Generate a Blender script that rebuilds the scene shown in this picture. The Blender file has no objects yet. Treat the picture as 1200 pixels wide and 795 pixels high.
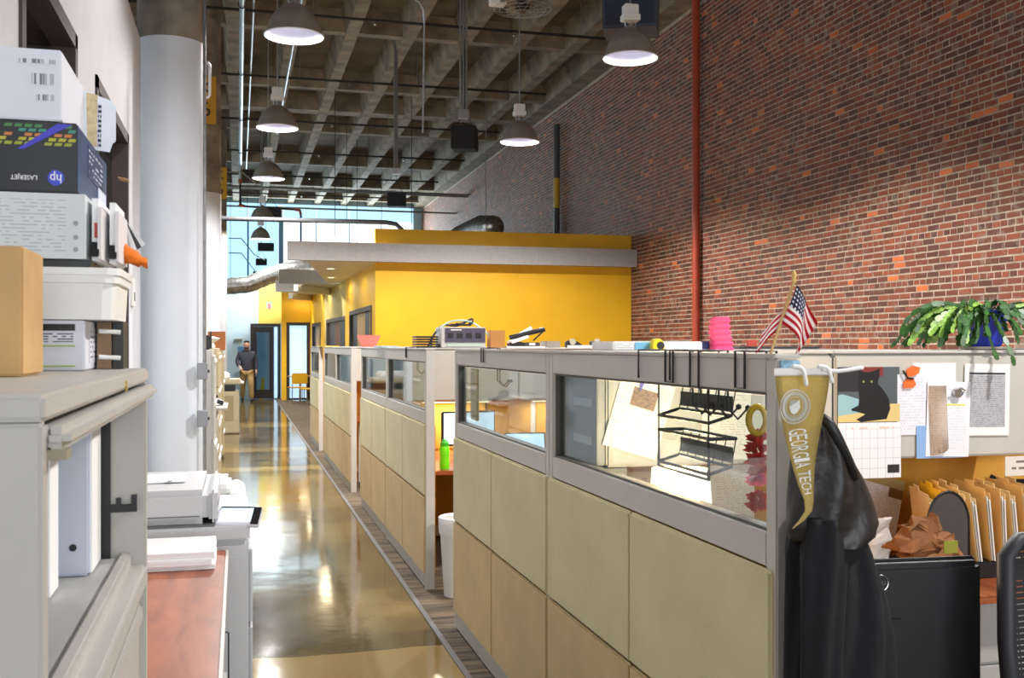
import bpy, bmesh, math, random
from mathutils import Vector, Matrix, Euler
random.seed(7)
SC = bpy.context.scene
COL = SC.collection
R = math.radians
PI = math.pi

# ------------------------------------------------------------------ camera, world, big lights, exposure
cam_d = bpy.data.cameras.new('camera')
cam = bpy.data.objects.new('camera', cam_d)
COL.objects.link(cam)
cam_d.sensor_width = 36.0
cam_d.lens = 1220.0 / 1200.0 * 36.0
cam_d.shift_y = 7.5 / 1200.0
cam_d.clip_start = 0.05
cam.location = (0, 0, 1.62)
cam.rotation_euler = (R(90), 0, -R(14.74))
cam_d.dof.use_dof = True
cam_d.dof.focus_distance = 5.5
cam_d.dof.aperture_fstop = 14.0
SC.camera = cam

SC.view_settings.view_transform = 'Standard'
SC.view_settings.look = 'None'
SC.view_settings.gamma = 1.0
SC.view_settings.use_curve_mapping = False
SC.view_settings.exposure = 0.32

world = bpy.data.worlds.new('daylight')
SC.world = world
world.use_nodes = True
bg = world.node_tree.nodes['Background']
bg.inputs[0].default_value = (0.75, 0.87, 1.0, 1)
bg.inputs[1].default_value = 1.0

def area(name, loc, rot, sx, sy, power, col):
    l = bpy.data.lights.new(name, 'AREA')
    l.shape = 'RECTANGLE'; l.size = sx; l.size_y = sy; l.energy = power; l.color = col
    o = bpy.data.objects.new(name, l); COL.objects.link(o)
    o.location = loc; o.rotation_euler = rot
    return o
# daylight coming in through the tall end windows, plus an unseen fill added behind the camera
area('rear_fill_light', (0.6, -6.8, 2.4), (R(90), 0, 0), 10.0, 4.2, 480, (0.93, 0.97, 1.0))  # unseen fill added to light the near side, windows behind it only assumed
area('end_window_daylight', (3.2, 41.6, 5.2), (R(-90), 0, 0), 7.0, 3.2, 700, (0.72, 0.9, 1.0))
area('side_fill_light', (-8.85, 19.0, 3.6), (R(90), 0, R(-90)), 18.0, 4.4, 220, (0.9, 0.96, 1.0))  # unseen fill from the left, added to brighten the far partitions
LAMP_W = 620

# ------------------------------------------------------------------ helpers
def lin(v):
    v /= 255.0
    return v / 12.92 if v <= 0.04045 else ((v + 0.055) / 1.055) ** 2.4
def rgb(c): return (lin(c[0]), lin(c[1]), lin(c[2]), 1)

MATS = {}
def M(name, col, rough=0.5, metal=0.0, var=0.0, scale=6.0, bump=0.0, bscale=60.0, emit=0.0, spec=None, coat=0.0, alpha=None, stretch=None):
    if name in MATS: return MATS[name]
    m = bpy.data.materials.new(name); m.use_nodes = True
    nt = m.node_tree; p = nt.nodes['Principled BSDF']
    p.inputs['Base Color'].default_value = rgb(col)
    p.inputs['Roughness'].default_value = rough
    p.inputs['Metallic'].default_value = metal
    if spec is not None: p.inputs['Specular IOR Level'].default_value = spec
    if coat: p.inputs['Coat Weight'].default_value = coat
    if emit:
        p.inputs['Emission Color'].default_value = rgb(col); p.inputs['Emission Strength'].default_value = emit
    if var or bump:
        tc = nt.nodes.new('ShaderNodeTexCoord')
        src = tc.outputs['Object']
        if stretch:
            mp = nt.nodes.new('ShaderNodeMapping'); mp.inputs['Scale'].default_value = stretch
            nt.links.new(src, mp.inputs[0]); src = mp.outputs[0]
    if var:
        n = nt.nodes.new('ShaderNodeTexNoise'); n.inputs['Scale'].default_value = scale; n.inputs['Detail'].default_value = 5
        nt.links.new(src, n.inputs['Vector'])
        r = nt.nodes.new('ShaderNodeValToRGB')
        a = tuple(max(0, x * (1 - var)) for x in col); b = tuple(min(255, x * (1 + var * .6)) for x in col)
        r.color_ramp.elements[0].color = rgb(a); r.color_ramp.elements[1].color = rgb(b)
        r.color_ramp.elements[0].position = .3; r.color_ramp.elements[1].position = .7
        nt.links.new(n.outputs[0], r.inputs[0]); nt.links.new(r.outputs[0], p.inputs['Base Color'])
    if bump:
        n2 = nt.nodes.new('ShaderNodeTexNoise'); n2.inputs['Scale'].default_value = bscale; n2.inputs['Detail'].default_value = 3
        nt.links.new(src, n2.inputs['Vector'])
        b = nt.nodes.new('ShaderNodeBump'); b.inputs['Strength'].default_value = bump; b.inputs['Distance'].default_value = .01
        nt.links.new(n2.outputs[0], b.inputs['Height']); nt.links.new(b.outputs[0], p.inputs['Normal'])
    MATS[name] = m
    return m

def nodes_of(name):
    m = bpy.data.materials.new(name); m.use_nodes = True; MATS[name] = m
    return m, m.node_tree, m.node_tree.nodes['Principled BSDF']

def glass_mat(name, tint=(225, 235, 238), refl=1.0):
    m = bpy.data.materials.new(name); m.use_nodes = True; MATS[name] = m
    nt = m.node_tree; nt.nodes.clear()
    out = nt.nodes.new('ShaderNodeOutputMaterial'); mix = nt.nodes.new('ShaderNodeMixShader')
    t = nt.nodes.new('ShaderNodeBsdfTransparent'); g = nt.nodes.new('ShaderNodeBsdfGlossy'); f = nt.nodes.new('ShaderNodeLayerWeight')
    t.inputs[0].default_value = rgb(tint); g.inputs['Roughness'].default_value = 0.02; f.inputs[0].default_value = .5
    pw = nt.nodes.new('ShaderNodeMath'); pw.operation = 'POWER'; pw.inputs[1].default_value = 4.5; nt.links.new(f.outputs['Facing'], pw.inputs[0])
    mr = nt.nodes.new('ShaderNodeMapRange'); mr.inputs[3].default_value = .035; mr.inputs[4].default_value = .75; nt.links.new(pw.outputs[0], mr.inputs[0])
    nt.links.new(mr.outputs[0], mix.inputs[0]); nt.links.new(t.outputs[0], mix.inputs[1]); nt.links.new(g.outputs[0], mix.inputs[2])
    nt.links.new(mix.outputs[0], out.inputs[0])
    return m

def print_mat(name, base, ink, rows=26, words=14, margin=.09, thick=.5, density=.5, header=0, ax=(0, 2)):
    """flat print: rows of small text on paper, laid out over the sheet"""
    if name in MATS: return MATS[name]
    m, nt, p = nodes_of(name)
    p.inputs['Roughness'].default_value = .7
    N = nt.nodes.new; L = nt.links.new
    tc = N('ShaderNodeTexCoord'); sp = N('ShaderNodeSeparateXYZ'); L(tc.outputs['Generated'], sp.inputs[0])
    def mth(op, a, b=None):
        n = N('ShaderNodeMath'); n.operation = op
        for i, v in enumerate((a, b)):
            if v is None: continue
            if isinstance(v, (int, float)): n.inputs[i].default_value = v
            else: L(v, n.inputs[i])
        return n.outputs[0]
    u, v = sp.outputs[ax[0]], sp.outputs[ax[1]]
    row = mth('MULTIPLY', v, rows)
    line = mth('LESS_THAN', mth('FRACT', row), thick)
    cb = N('ShaderNodeCombineXYZ'); L(mth('FLOOR', mth('MULTIPLY', u, words * 3)), cb.inputs[0]); L(mth('FLOOR', row), cb.inputs[1])
    wn = N('ShaderNodeTexWhiteNoise'); wn.noise_dimensions = '2D'; L(cb.outputs[0], wn.inputs['Vector'])
    word = mth('LESS_THAN', wn.outputs[0], density)
    inm = mth('MULTIPLY', mth('MULTIPLY', mth('GREATER_THAN', u, margin), mth('LESS_THAN', u, 1 - margin)), mth('MULTIPLY', mth('GREATER_THAN', v, margin), mth('LESS_THAN', v, 1 - margin)))
    msk = mth('MULTIPLY', mth('MULTIPLY', line, word), inm)
    if header:
        msk = mth('MAXIMUM', msk, mth('MULTIPLY', inm, mth('MULTIPLY', mth('GREATER_THAN', v, 1 - margin - header), mth('LESS_THAN', v, 1 - margin))))
    mx = N('ShaderNodeMix'); mx.data_type = 'RGBA'
    L(msk, mx.inputs[0]); mx.inputs[6].default_value = rgb(base); mx.inputs[7].default_value = rgb(ink)
    L(mx.outputs[2], p.inputs['Base Color'])
    return m

# geometry --------------------------------------------------------------------
def NB(): return bmesh.new()
def box(bm, x0, x1, y0, y1, z0, z1, mtx=None):
    vs = [bm.verts.new((x, y, z)) for x in (x0, x1) for y in (y0, y1) for z in (z0, z1)]
    if mtx is not None:
        for v in vs: v.co = mtx @ v.co
    for f in ((0, 1, 3, 2), (4, 6, 7, 5), (0, 4, 5, 1), (2, 3, 7, 6), (0, 2, 6, 4), (1, 5, 7, 3)):
        bm.faces.new([vs[i] for i in f])
    return bm
def B(*a): return box(NB(), *a)
def prism(bm, pts, z0, z1):
    lo = [bm.verts.new((x, y, z0)) for x, y in pts]; hi = [bm.verts.new((x, y, z1)) for x, y in pts]
    n = len(pts); bm.faces.new(lo[::-1]); bm.faces.new(hi)
    for i in range(n): bm.faces.new((lo[i], lo[(i + 1) % n], hi[(i + 1) % n], hi[i]))
    return bm
def prism_xz(bm, pts, y0, y1):
    lo = [bm.verts.new((x, y0, z)) for x, z in pts]; hi = [bm.verts.new((x, y1, z)) for x, z in pts]
    n = len(pts); bm.faces.new(lo); bm.faces.new(hi[::-1])
    for i in range(n): bm.faces.new((lo[i], hi[i], hi[(i + 1) % n], lo[(i + 1) % n]))
    return bm
def prism_yz(bm, pts, x0, x1):
    lo = [bm.verts.new((x0, y, z)) for y, z in pts]; hi = [bm.verts.new((x1, y, z)) for y, z in pts]
    n = len(pts); bm.faces.new(lo[::-1]); bm.faces.new(hi)
    for i in range(n): bm.faces.new((lo[i], lo[(i + 1) % n], hi[(i + 1) % n], hi[i]))
    return bm
def tube(bm, pts, r, seg=8, cap=True, closed=False):
    pts = [Vector(p) for p in pts]; n = len(pts)
    rr = r if isinstance(r, (list, tuple)) else [r] * n
    up = None; rings = []
    for i, p in enumerate(pts):
        if closed: t = (pts[(i + 1) % n] - pts[i - 1])
        else: t = pts[min(i + 1, n - 1)] - pts[max(i - 1, 0)]
        t.normalize()
        if up is None:
            up = Vector((0, 0, 1)) if abs(t.z) < .9 else Vector((1, 0, 0))
        a = up - t * up.dot(t)
        if a.length < 1e-6: a = t.orthogonal()
        a.normalize(); b = t.cross(a); up = a
        rings.append([bm.verts.new(p + (a * math.cos(2 * PI * k / seg) + b * math.sin(2 * PI * k / seg)) * rr[i]) for k in range(seg)])
    for i in range(n if closed else n - 1):
        A = rings[i]; C = rings[(i + 1) % n]
        for k in range(seg): bm.faces.new((A[k], A[(k + 1) % seg], C[(k + 1) % seg], C[k]))
    if cap and not closed:
        bm.faces.new(rings[0][::-1]); bm.faces.new(rings[-1])
    return bm
def lathe(bm, prof, c=(0, 0, 0), seg=24, cap0=False, cap1=False):
    rings = [[bm.verts.new((c[0] + r * math.cos(2 * PI * k / seg), c[1] + r * math.sin(2 * PI * k / seg), c[2] + z)) for k in range(seg)] for r, z in prof]
    for A, C in zip(rings, rings[1:]):
        for k in range(seg): bm.faces.new((A[k], A[(k + 1) % seg], C[(k + 1) % seg], C[k]))
    if cap0: bm.faces.new(rings[0][::-1])
    if cap1: bm.faces.new(rings[-1])
    return bm
def loft(bm, rings, cap=True):
    V = [[bm.verts.new(p) for p in r] for r in rings]
    n = len(V[0])
    for A, C in zip(V, V[1:]):
        for k in range(n): bm.faces.new((A[k], A[(k + 1) % n], C[(k + 1) % n], C[k]))
    if cap: bm.faces.new(V[0][::-1]); bm.faces.new(V[-1])
    return bm

WLOC = {}
LOCAL = set()
def obj(name, bm, mat, parent=None, bev=0.0, smooth=False, kind=None, label=None, bseg=2):
    if bev: bmesh.ops.bevel(bm, geom=list(bm.edges), offset=bev, segments=bseg, affect='EDGES', clamp_overlap=True)
    bmesh.ops.recalc_face_normals(bm, faces=bm.faces)
    local = parent is not None and parent.name in LOCAL
    c = Vector((0, 0, 0))
    if not local:
        xs = [v.co for v in bm.verts]
        lo = Vector((min(v.x for v in xs), min(v.y for v in xs), min(v.z for v in xs))); hi = Vector((max(v.x for v in xs), max(v.y for v in xs), max(v.z for v in xs)))
        c = (lo + hi) / 2; c.z = lo.z
        for v in bm.verts: v.co -= c
    me = bpy.data.meshes.new(name); bm.to_mesh(me); bm.free()
    if smooth:
        for p in me.polygons: p.use_smooth = True
        if smooth == 'auto' and hasattr(me, 'set_sharp_from_angle'): me.set_sharp_from_angle(angle=R(40))
    if mat: me.materials.append(mat)
    o = bpy.data.objects.new(name, me); COL.objects.link(o)
    if parent:
        o.parent = parent
        if local: LOCAL.add(o.name)
        else: o.location = c - WLOC[parent.name]
    else: o.location = c
    WLOC[o.name] = c
    if kind: o['kind'] = kind
    if label: o['label'] = label
    return o
def mesh_obj(name, me, mat, parent=None, loc=(0, 0, 0)):
    if mat and not me.materials: me.materials.append(mat)
    o = bpy.data.objects.new(name, me); COL.objects.link(o)
    if parent:
        o.parent = parent
        if parent.name in LOCAL: LOCAL.add(o.name); o.location = loc
        else: o.location = Vector(loc) - WLOC[parent.name]
    else: o.location = loc
    WLOC[o.name] = Vector(loc)
    return o
def tag(o, label, cat, group=None):
    o['label'] = label; o['category'] = cat
    if group: o['group'] = group
    return o
def thing(name, label, cat, loc, rotz=None, group=None):
    o = bpy.data.objects.new(name, None); COL.objects.link(o)
    o.empty_display_size = .1; o.location = loc; WLOC[o.name] = Vector(loc)
    if rotz is not None: o.rotation_euler = (0, 0, rotz); LOCAL.add(o.name)
    return tag(o, label, cat, group)
def copy_tree(o, parent=None):
    c = o.copy(); COL.objects.link(c)
    if parent: c.parent = parent
    for ch in list(o.children): copy_tree(ch, c)
    return c
def dup(o, loc, label=None, rotz=None):
    c = copy_tree(o); c.location = loc
    if label: c['label'] = label
    if rotz is not None: c.rotation_euler[2] = rotz
    return c
def struct(name, bm, mat, parent=None, **k):
    return obj(name, bm, mat, parent, kind=None if parent else 'structure', **k)
def text_mesh(body, size, extrude=.0008):
    cu = bpy.data.curves.new('lettering', 'FONT'); cu.body = body; cu.size = size; cu.extrude = extrude
    cu.align_x = 'CENTER'; cu.align_y = 'CENTER'; cu.resolution_u = 3
    t = bpy.data.objects.new('lettering_source', cu); COL.objects.link(t)
    dg = bpy.context.evaluated_depsgraph_get(); dg.update()
    me = bpy.data.meshes.new_from_object(t.evaluated_get(dg))
    bpy.data.objects.remove(t); bpy.data.curves.remove(cu)
    return me
def text(body, size, loc, mtx, mat, parent, name='lettering', sx=1.0, extrude=.0008):
    """mtx: 3x3 whose columns are text right, text up, text normal"""
    me = text_mesh(body, size, extrude)
    me.transform(Matrix.Diagonal((sx, 1, 1, 1))); me.transform(mtx.to_4x4())
    me.materials.clear()
    return mesh_obj(name, me, mat, parent, loc)
def axes(r, u):
    r = Vector(r).normalized(); u = Vector(u).normalized(); n = r.cross(u)
    return Matrix((r, u, n)).transposed()
FRONT = axes((1, 0, 0), (0, 0, 1))      # reads from -Y
FLIP = axes((-1, 0, 0), (0, 0, -1))     # upside down, still faces -Y
def skin_mesh(verts, edges, radii, root=0, sub=2):
    me = bpy.data.meshes.new('skin'); me.from_pydata(verts, edges, []); me.update()
    t = bpy.data.objects.new('skin_source', me); COL.objects.link(t)
    t.modifiers.new('s', 'SKIN'); 
    for i, r in enumerate(radii):
        sv = me.skin_vertices[0].data[i]; sv.radius = (r, r) if not isinstance(r, tuple) else r
        sv.use_root = (i == root)
    m = t.modifiers.new('u', 'SUBSURF'); m.levels = sub; m.render_levels = sub
    dg = bpy.context.evaluated_depsgraph_get(); dg.update()
    out = bpy.data.meshes.new_from_object(t.evaluated_get(dg))
    bpy.data.objects.remove(t); bpy.data.meshes.remove(me)
    for p in out.polygons: p.use_smooth = True
    return out

# ------------------------------------------------------------------ materials
m_white = M('white_paint', (212, 215, 222), .65, var=.02, scale=3, bump=.05, bscale=40)
m_colwhite = M('column_white_paint', (220, 226, 235), .5, var=.02, scale=2.5, bump=.08, bscale=14)
m_conc = M('raw_concrete', (138, 128, 114), .85, var=.28, scale=3.5, bump=.4, bscale=30)
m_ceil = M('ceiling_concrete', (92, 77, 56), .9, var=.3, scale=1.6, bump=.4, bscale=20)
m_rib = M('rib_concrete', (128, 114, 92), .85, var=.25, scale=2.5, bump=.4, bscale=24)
m_yel = M('yellow_paint', (240, 184, 22), .55, var=.03, scale=2)
m_cream = M('cream_paint', (216, 190, 110), .6, var=.03)
m_fascia = M('fascia_paint', (176, 172, 170), .6, var=.04, scale=20)
m_soffit = M('soffit_white', (226, 222, 210), .6)
m_frame = M('grey_metal_frame', (204, 200, 193), .42, var=.02)
m_tileu = M('cream_fabric', (222, 211, 172), .95, var=.03, scale=5, bump=.25, bscale=260)
m_tilel = M('tan_fabric', (212, 188, 142), .95, var=.04, scale=5, bump=.25, bscale=260)
m_tack = M('gold_tack_fabric', (206, 152, 60), .95, var=.05, bump=.2, bscale=240)
m_bin = M('bin_enamel', (196, 192, 182), .4, var=.015)
m_gask = M('dark_gasket', (96, 94, 88), .6)
m_steel = M('galvanised_steel', (168, 172, 174), .35, .8, var=.12, scale=12)
m_alu = M('aluminium', (190, 192, 194), .3, .9)
m_blackp = M('black_plastic', (17, 17, 20), .4)
m_blackm = M('black_metal', (22, 22, 24), .45)
m_iron = M('black_iron_pipe', (30, 28, 27), .6)
m_redp = M('red_pipe_paint', (168, 62, 34), .5, var=.08)
m_paper = M('white_paper', (238, 238, 238), .8)
m_cab = M('file_cabinet_enamel', (180, 177, 170), .42, var=.02)
m_cabin = M('file_cabinet_interior', (176, 176, 172), .5)
m_wht = M('white_plastic', (232, 232, 230), .4)
m_cop = M('copier_plastic', (188, 188, 190), .45)
m_cop2 = M('copier_beige', (176, 162, 130), .5)
m_dark = M('dark_brown_frame', (38, 28, 24), .4)
m_brownw = M('brown_window_frame', (66, 54, 52), .5)
m_card = M('kraft_cardboard', (198, 160, 108), .85, var=.06, scale=10)
m_glass = glass_mat('window_glass')
m_chrome = M('chrome', (200, 200, 200), .2, 1.0)
m_orange = M('orange_cloth', (232, 118, 24), .8, var=.12, scale=20)

def wood_mat():
    m, nt, p = nodes_of('cherry_laminate'); N = nt.nodes.new; L = nt.links.new
    tc = N('ShaderNodeTexCoord'); mp = N('ShaderNodeMapping'); mp.inputs['Scale'].default_value = (9, 1.6, 9); L(tc.outputs['Object'], mp.inputs[0])
    n = N('ShaderNodeTexNoise'); n.inputs['Scale'].default_value = 2.0; n.inputs['Detail'].default_value = 6; n.inputs['Distortion'].default_value = .8; L(mp.outputs[0], n.inputs['Vector'])
    r = N('ShaderNodeValToRGB'); r.color_ramp.elements[0].position = .3; r.color_ramp.elements[1].position = .75
    r.color_ramp.elements[0].color = rgb((138, 68, 36)); r.color_ramp.elements[1].color = rgb((186, 106, 62)); L(n.outputs[0], r.inputs[0])
    L(r.outputs[0], p.inputs['Base Color']); p.inputs['Roughness'].default_value = .32
    return m
m_wood = wood_mat()

def floor_mat():
    m, nt, p = nodes_of('polished_concrete'); N = nt.nodes.new; L = nt.links.new
    tc = N('ShaderNodeTexCoord')
    g = N('ShaderNodeNewGeometry')
    n1 = N('ShaderNodeTexNoise'); n1.inputs['Scale'].default_value = .9; n1.inputs['Detail'].default_value = 7; n1.inputs['Distortion'].default_value = .5
    L(g.outputs['Position'], n1.inputs['Vector'])
    r = N('ShaderNodeValToRGB'); e = r.color_ramp.elements
    e[0].position = .28; e[0].color = rgb((66, 57, 40)); e[1].position = .74; e[1].color = rgb((138, 118, 74))
    k = r.color_ramp.elements.new(.5); k.color = rgb((100, 85, 54))
    L(n1.outputs[0], r.inputs[0])
    # lighter patched bands across the aisle (old trench repairs)
    sp = N('ShaderNodeSeparateXYZ'); L(g.outputs['Position'], sp.inputs[0])
    n3 = N('ShaderNodeTexNoise'); n3.inputs['Scale'].default_value = 1.5; L(g.outputs['Position'], n3.inputs['Vector'])
    ma = N('ShaderNodeMath'); ma.operation = 'MULTIPLY_ADD'; L(n3.outputs[0], ma.inputs[0]); ma.inputs[1].default_value = .14; L(sp.outputs[1], ma.inputs[2])
    total = None
    for y0, y1 in ((4.85, 5.6), (13.9, 14.35), (16.4, 17.0), (21.2, 22.4)):
        a = N('ShaderNodeMath'); a.operation = 'GREATER_THAN'; L(ma.outputs[0], a.inputs[0]); a.inputs[1].default_value = y0
        b = N('ShaderNodeMath'); b.operation = 'LESS_THAN'; L(ma.outputs[0], b.inputs[0]); b.inputs[1].default_value = y1
        c = N('ShaderNodeMath'); c.operation = 'MULTIPLY'; L(a.outputs[0], c.inputs[0]); L(b.outputs[0], c.inputs[1])
        if total is None: total = c.outputs[0]
        else:
            d = N('ShaderNodeMath'); d.operation = 'ADD'; L(total, d.inputs[0]); L(c.outputs[0], d.inputs[1]); total = d.outputs[0]
    mx = N('ShaderNodeMix'); mx.data_type = 'RGBA'; fm = N('ShaderNodeMath'); fm.operation = 'MULTIPLY'; L(total, fm.inputs[0]); fm.inputs[1].default_value = .6
    L(fm.outputs[0], mx.inputs[0]); L(r.outputs[0], mx.inputs[6]); mx.inputs[7].default_value = rgb((182, 156, 100))
    L(mx.outputs[2], p.inputs['Base Color'])
    n2 = N('ShaderNodeTexNoise'); n2.inputs['Scale'].default_value = 2.2; n2.inputs['Detail'].default_value = 4; L(g.outputs['Position'], n2.inputs['Vector'])
    rr = N('ShaderNodeMapRange'); rr.inputs[3].default_value = .05; rr.inputs[4].default_value = .15; L(n2.outputs[0], rr.inputs[0]); L(rr.outputs[0], p.inputs['Roughness'])
    p.inputs['Specular IOR Level'].default_value = .45
    b = N('ShaderNodeBump'); b.inputs['Strength'].default_value = .12; b.inputs['Distance'].default_value = .02
    L(n2.outputs[0], b.inputs['Height']); L(b.outputs[0], p.inputs['Normal'])
    return m
m_floor = floor_mat()

def carpet_mat():
    m, nt, p = nodes_of('striped_carpet'); N = nt.nodes.new; L = nt.links.new
    g = N('ShaderNodeNewGeometry'); mp = N('ShaderNodeMapping'); mp.inputs['Scale'].default_value = (.8, 9, 1); L(g.outputs['Position'], mp.inputs[0])
    n = N('ShaderNodeTexNoise'); n.inputs['Scale'].default_value = 2.5; n.inputs['Detail'].default_value = 5; L(mp.outputs[0], n.inputs['Vector'])
    r = N('ShaderNodeValToRGB'); r.color_ramp.elements[0].position = .35; r.color_ramp.elements[1].position = .68
    r.color_ramp.elements[0].color = rgb((58, 50, 42)); r.color_ramp.elements[1].color = rgb((122, 104, 82)); L(n.outputs[0], r.inputs[0])
    L(r.outputs[0], p.inputs['Base Color']); p.inputs['Roughness'].default_value = 1.0
    return m
m_carpet = carpet_mat()

def brick_mat(single):
    m, nt, p = nodes_of('brick_single' if single else 'brick_courses'); N = nt.nodes.new; L = nt.links.new
    if single: rnd = N('ShaderNodeObjectInfo').outputs['Random']
    else: rnd = N('ShaderNodeNewGeometry').outputs['Random Per Island']
    r = N('ShaderNodeValToRGB'); r.color_ramp.interpolation = 'LINEAR'
    cs = [(0, (86, 48, 37)), (.25, (100, 54, 38)), (.5, (120, 62, 40)), (.75, (134, 68, 42)), (.975, (146, 76, 46)), (.988, (206, 104, 50)), (1, (212, 112, 56))]
    e = r.color_ramp.elements; e[0].color = rgb(cs[0][1]); e[1].color = rgb(cs[-1][1])
    for q, c in cs[1:-1]: k = e.new(q); k.color = rgb(c)
    L(rnd, r.inputs[0])
    g = N('ShaderNodeNewGeometry')
    n = N('ShaderNodeTexNoise'); n.inputs['Scale'].default_value = 9; n.inputs['Detail'].default_value = 6; L(g.outputs['Position'], n.inputs['Vector'])
    rr = N('ShaderNodeValToRGB'); rr.color_ramp.elements[0].position = .53; rr.color_ramp.elements[1].position = .64; L(n.outputs[0], rr.inputs[0])
    big = N('ShaderNodeTexNoise'); big.inputs['Scale'].default_value = .55; big.inputs['Detail'].default_value = 3; L(g.outputs['Position'], big.inputs['Vector'])
    br = N('ShaderNodeMapRange'); br.inputs[1].default_value = .4; br.inputs[2].default_value = .65; br.inputs[3].default_value = .15; br.inputs[4].default_value = .9; L(big.outputs[0], br.inputs[0])
    mu = N('ShaderNodeMath'); mu.operation = 'MULTIPLY'; L(rr.outputs[0], mu.inputs[0]); L(br.outputs[0], mu.inputs[1])
    mx = N('ShaderNodeMix'); mx.data_type = 'RGBA'; L(mu.outputs[0], mx.inputs[0]); L(r.outputs[0], mx.inputs[6]); mx.inputs[7].default_value = rgb((142, 126, 112))
    L(mx.outputs[2], p.inputs['Base Color']); p.inputs['Roughness'].default_value = .72
    n2 = N('ShaderNodeTexNoise'); n2.inputs['Scale'].default_value = 60; L(g.outputs['Position'], n2.inputs['Vector'])
    b = N('ShaderNodeBump'); b.inputs['Strength'].default_value = .5; b.inputs['Distance'].default_value = .006; L(n2.outputs[0], b.inputs['Height']); L(b.outputs[0], p.inputs['Normal'])
    return m
m_brick1 = brick_mat(True); m_brickn = brick_mat(False)
m_mortar = M('mortar', (176, 158, 138), .95, var=.15, scale=10, bump=.5, bscale=50)

def emis(name, col, s):
    m = bpy.data.materials.new(name); m.use_nodes = True; MATS[name] = m
    p = m.node_tree.nodes['Principled BSDF']; p.inputs['Base Color'].default_value = rgb(col)
    p.inputs['Emission Color'].default_value = rgb(col); p.inputs['Emission Strength'].default_value = s
    p.inputs['Roughness'].default_value = .2
    return m
m_pane_w = emis('daylit_pane', (236, 246, 255), 1.5)
m_pane_b = emis('pale_blue_glow', (176, 222, 244), 1.0)  # glow for frosted panes, the lit upper wall and the added side panels
m_screen = emis('lit_screen', (196, 222, 240), 1.0)
m_bulb = emis('lit_bulb', (225, 232, 255), 6.0)
m_shade = emis('lit_lamp_shade', (255, 236, 200), 1.6)
m_down = emis('downlight_lens', (255, 238, 190), 5.0)
m_exit = emis('exit_red', (255, 96, 96), .9)

# ------------------------------------------------------------------ setting: floor, ceiling, walls
XB = 7.25          # brick wall face
XP = 1.2           # aisle face of the cubicle partitions
HC = 7.2           # underside of ceiling ribs
fl = struct('floor', B(-9, 1.07, -7, 42, -.12, 0), m_floor)
struct('floor_carpet', B(1.1, XB, -7, 42, -.12, .004), m_carpet)
struct('trim_1', B(1.07, 1.1, -7, 42, -.12, .007), M('carpet_edge_strip', (92, 88, 86), .5))

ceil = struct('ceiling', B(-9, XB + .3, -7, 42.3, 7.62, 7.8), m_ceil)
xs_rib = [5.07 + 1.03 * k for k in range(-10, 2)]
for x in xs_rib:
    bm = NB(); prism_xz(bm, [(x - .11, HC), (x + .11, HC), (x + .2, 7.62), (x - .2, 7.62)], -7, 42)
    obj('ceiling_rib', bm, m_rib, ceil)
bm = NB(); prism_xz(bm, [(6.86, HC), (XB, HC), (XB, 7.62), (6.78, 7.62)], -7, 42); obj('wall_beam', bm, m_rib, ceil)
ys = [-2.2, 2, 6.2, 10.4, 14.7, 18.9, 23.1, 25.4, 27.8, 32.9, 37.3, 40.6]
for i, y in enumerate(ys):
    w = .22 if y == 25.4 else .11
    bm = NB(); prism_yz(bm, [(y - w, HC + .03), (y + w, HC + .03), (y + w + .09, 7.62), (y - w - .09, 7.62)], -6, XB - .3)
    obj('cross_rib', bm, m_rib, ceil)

# brick wall: mortar bed with every brick standing proud of it
wr = struct('wall_right', B(XB, XB + .3, -7, 42.3, 0, 7.62), m_mortar)
BL, BH, PL, PH = .186, .0545, .2, .0715
variants = []
def brick_geo(l, seed):
    rn = random.Random(seed); bm = NB(); j = lambda a: rn.uniform(-a, a)
    d = .005 + j(.002)
    vs = []
    for (x, a) in ((.0, 0), (-d, .004)):
        vs.append([bm.verts.new((x + (j(.002) if a else 0), s * (l / 2 - a) + j(.003), t * (BH / 2 - a) + j(.002))) for s, t in ((-1, -1), (1, -1), (1, 1), (-1, 1))])
    bm.faces.new(vs[1][::-1])
    for k in range(4): bm.faces.new((vs[0][k], vs[0][(k + 1) % 4], vs[1][(k + 1) % 4], vs[1][k]))
    bmesh.ops.recalc_face_normals(bm, faces=bm.faces)
    for f in bm.faces:
        pass
    me = bpy.data.meshes.new('brick'); bm.to_mesh(me); bm.free(); me.materials.append(m_brick1); return me
stretch_v = [brick_geo(BL, s) for s in range(6)]; header_v = [brick_geo(.092, s + 20) for s in range(4)]
verts = []; faces = []
near = 0
row = 0
z = .6
while z < 7.16:
    header = (row % 7 == 3)
    step = .1 if header else PL
    y = 6.8 + (0 if row % 2 else step / 2) + random.uniform(-.02, .02)
    while y < 41.9:
        l = (.092 if header else BL)
        if not header and random.random() < .06: l = .092; 
        c = y + l / 2
        if 8.62 < c < 9.82 and 1.63 < z < 5.25 and near < 300:
            me = random.choice(header_v if l < .1 else stretch_v)
            o = bpy.data.objects.new('brick', me); COL.objects.link(o); o.parent = wr
            o.location = Vector((XB, c, z)) - WLOC[wr.name]; near += 1
        else:
            d = .005 + random.uniform(-.002, .002); q = random.uniform(-.002, .002); n = len(verts); a = .003
            hz = BH / 2; hl = l / 2
            for (x, s_) in ((XB, 0), (XB - d + q, a)):
                for (u, t) in ((-1, -1), (1, -1), (1, 1), (-1, 1)):
                    verts.append((x, c + u * (hl - s_) + random.uniform(-.003, .003), z + t * (hz - s_) + random.uniform(-.0025, .0025)))
            faces.append((n + 4, n + 7, n + 6, n + 5))
            for k in range(4): faces.append((n + k, n + (k + 1) % 4, n + 4 + (k + 1) % 4, n + 4 + k))
        y += l + .014
    z += PH; row += 1
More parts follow.
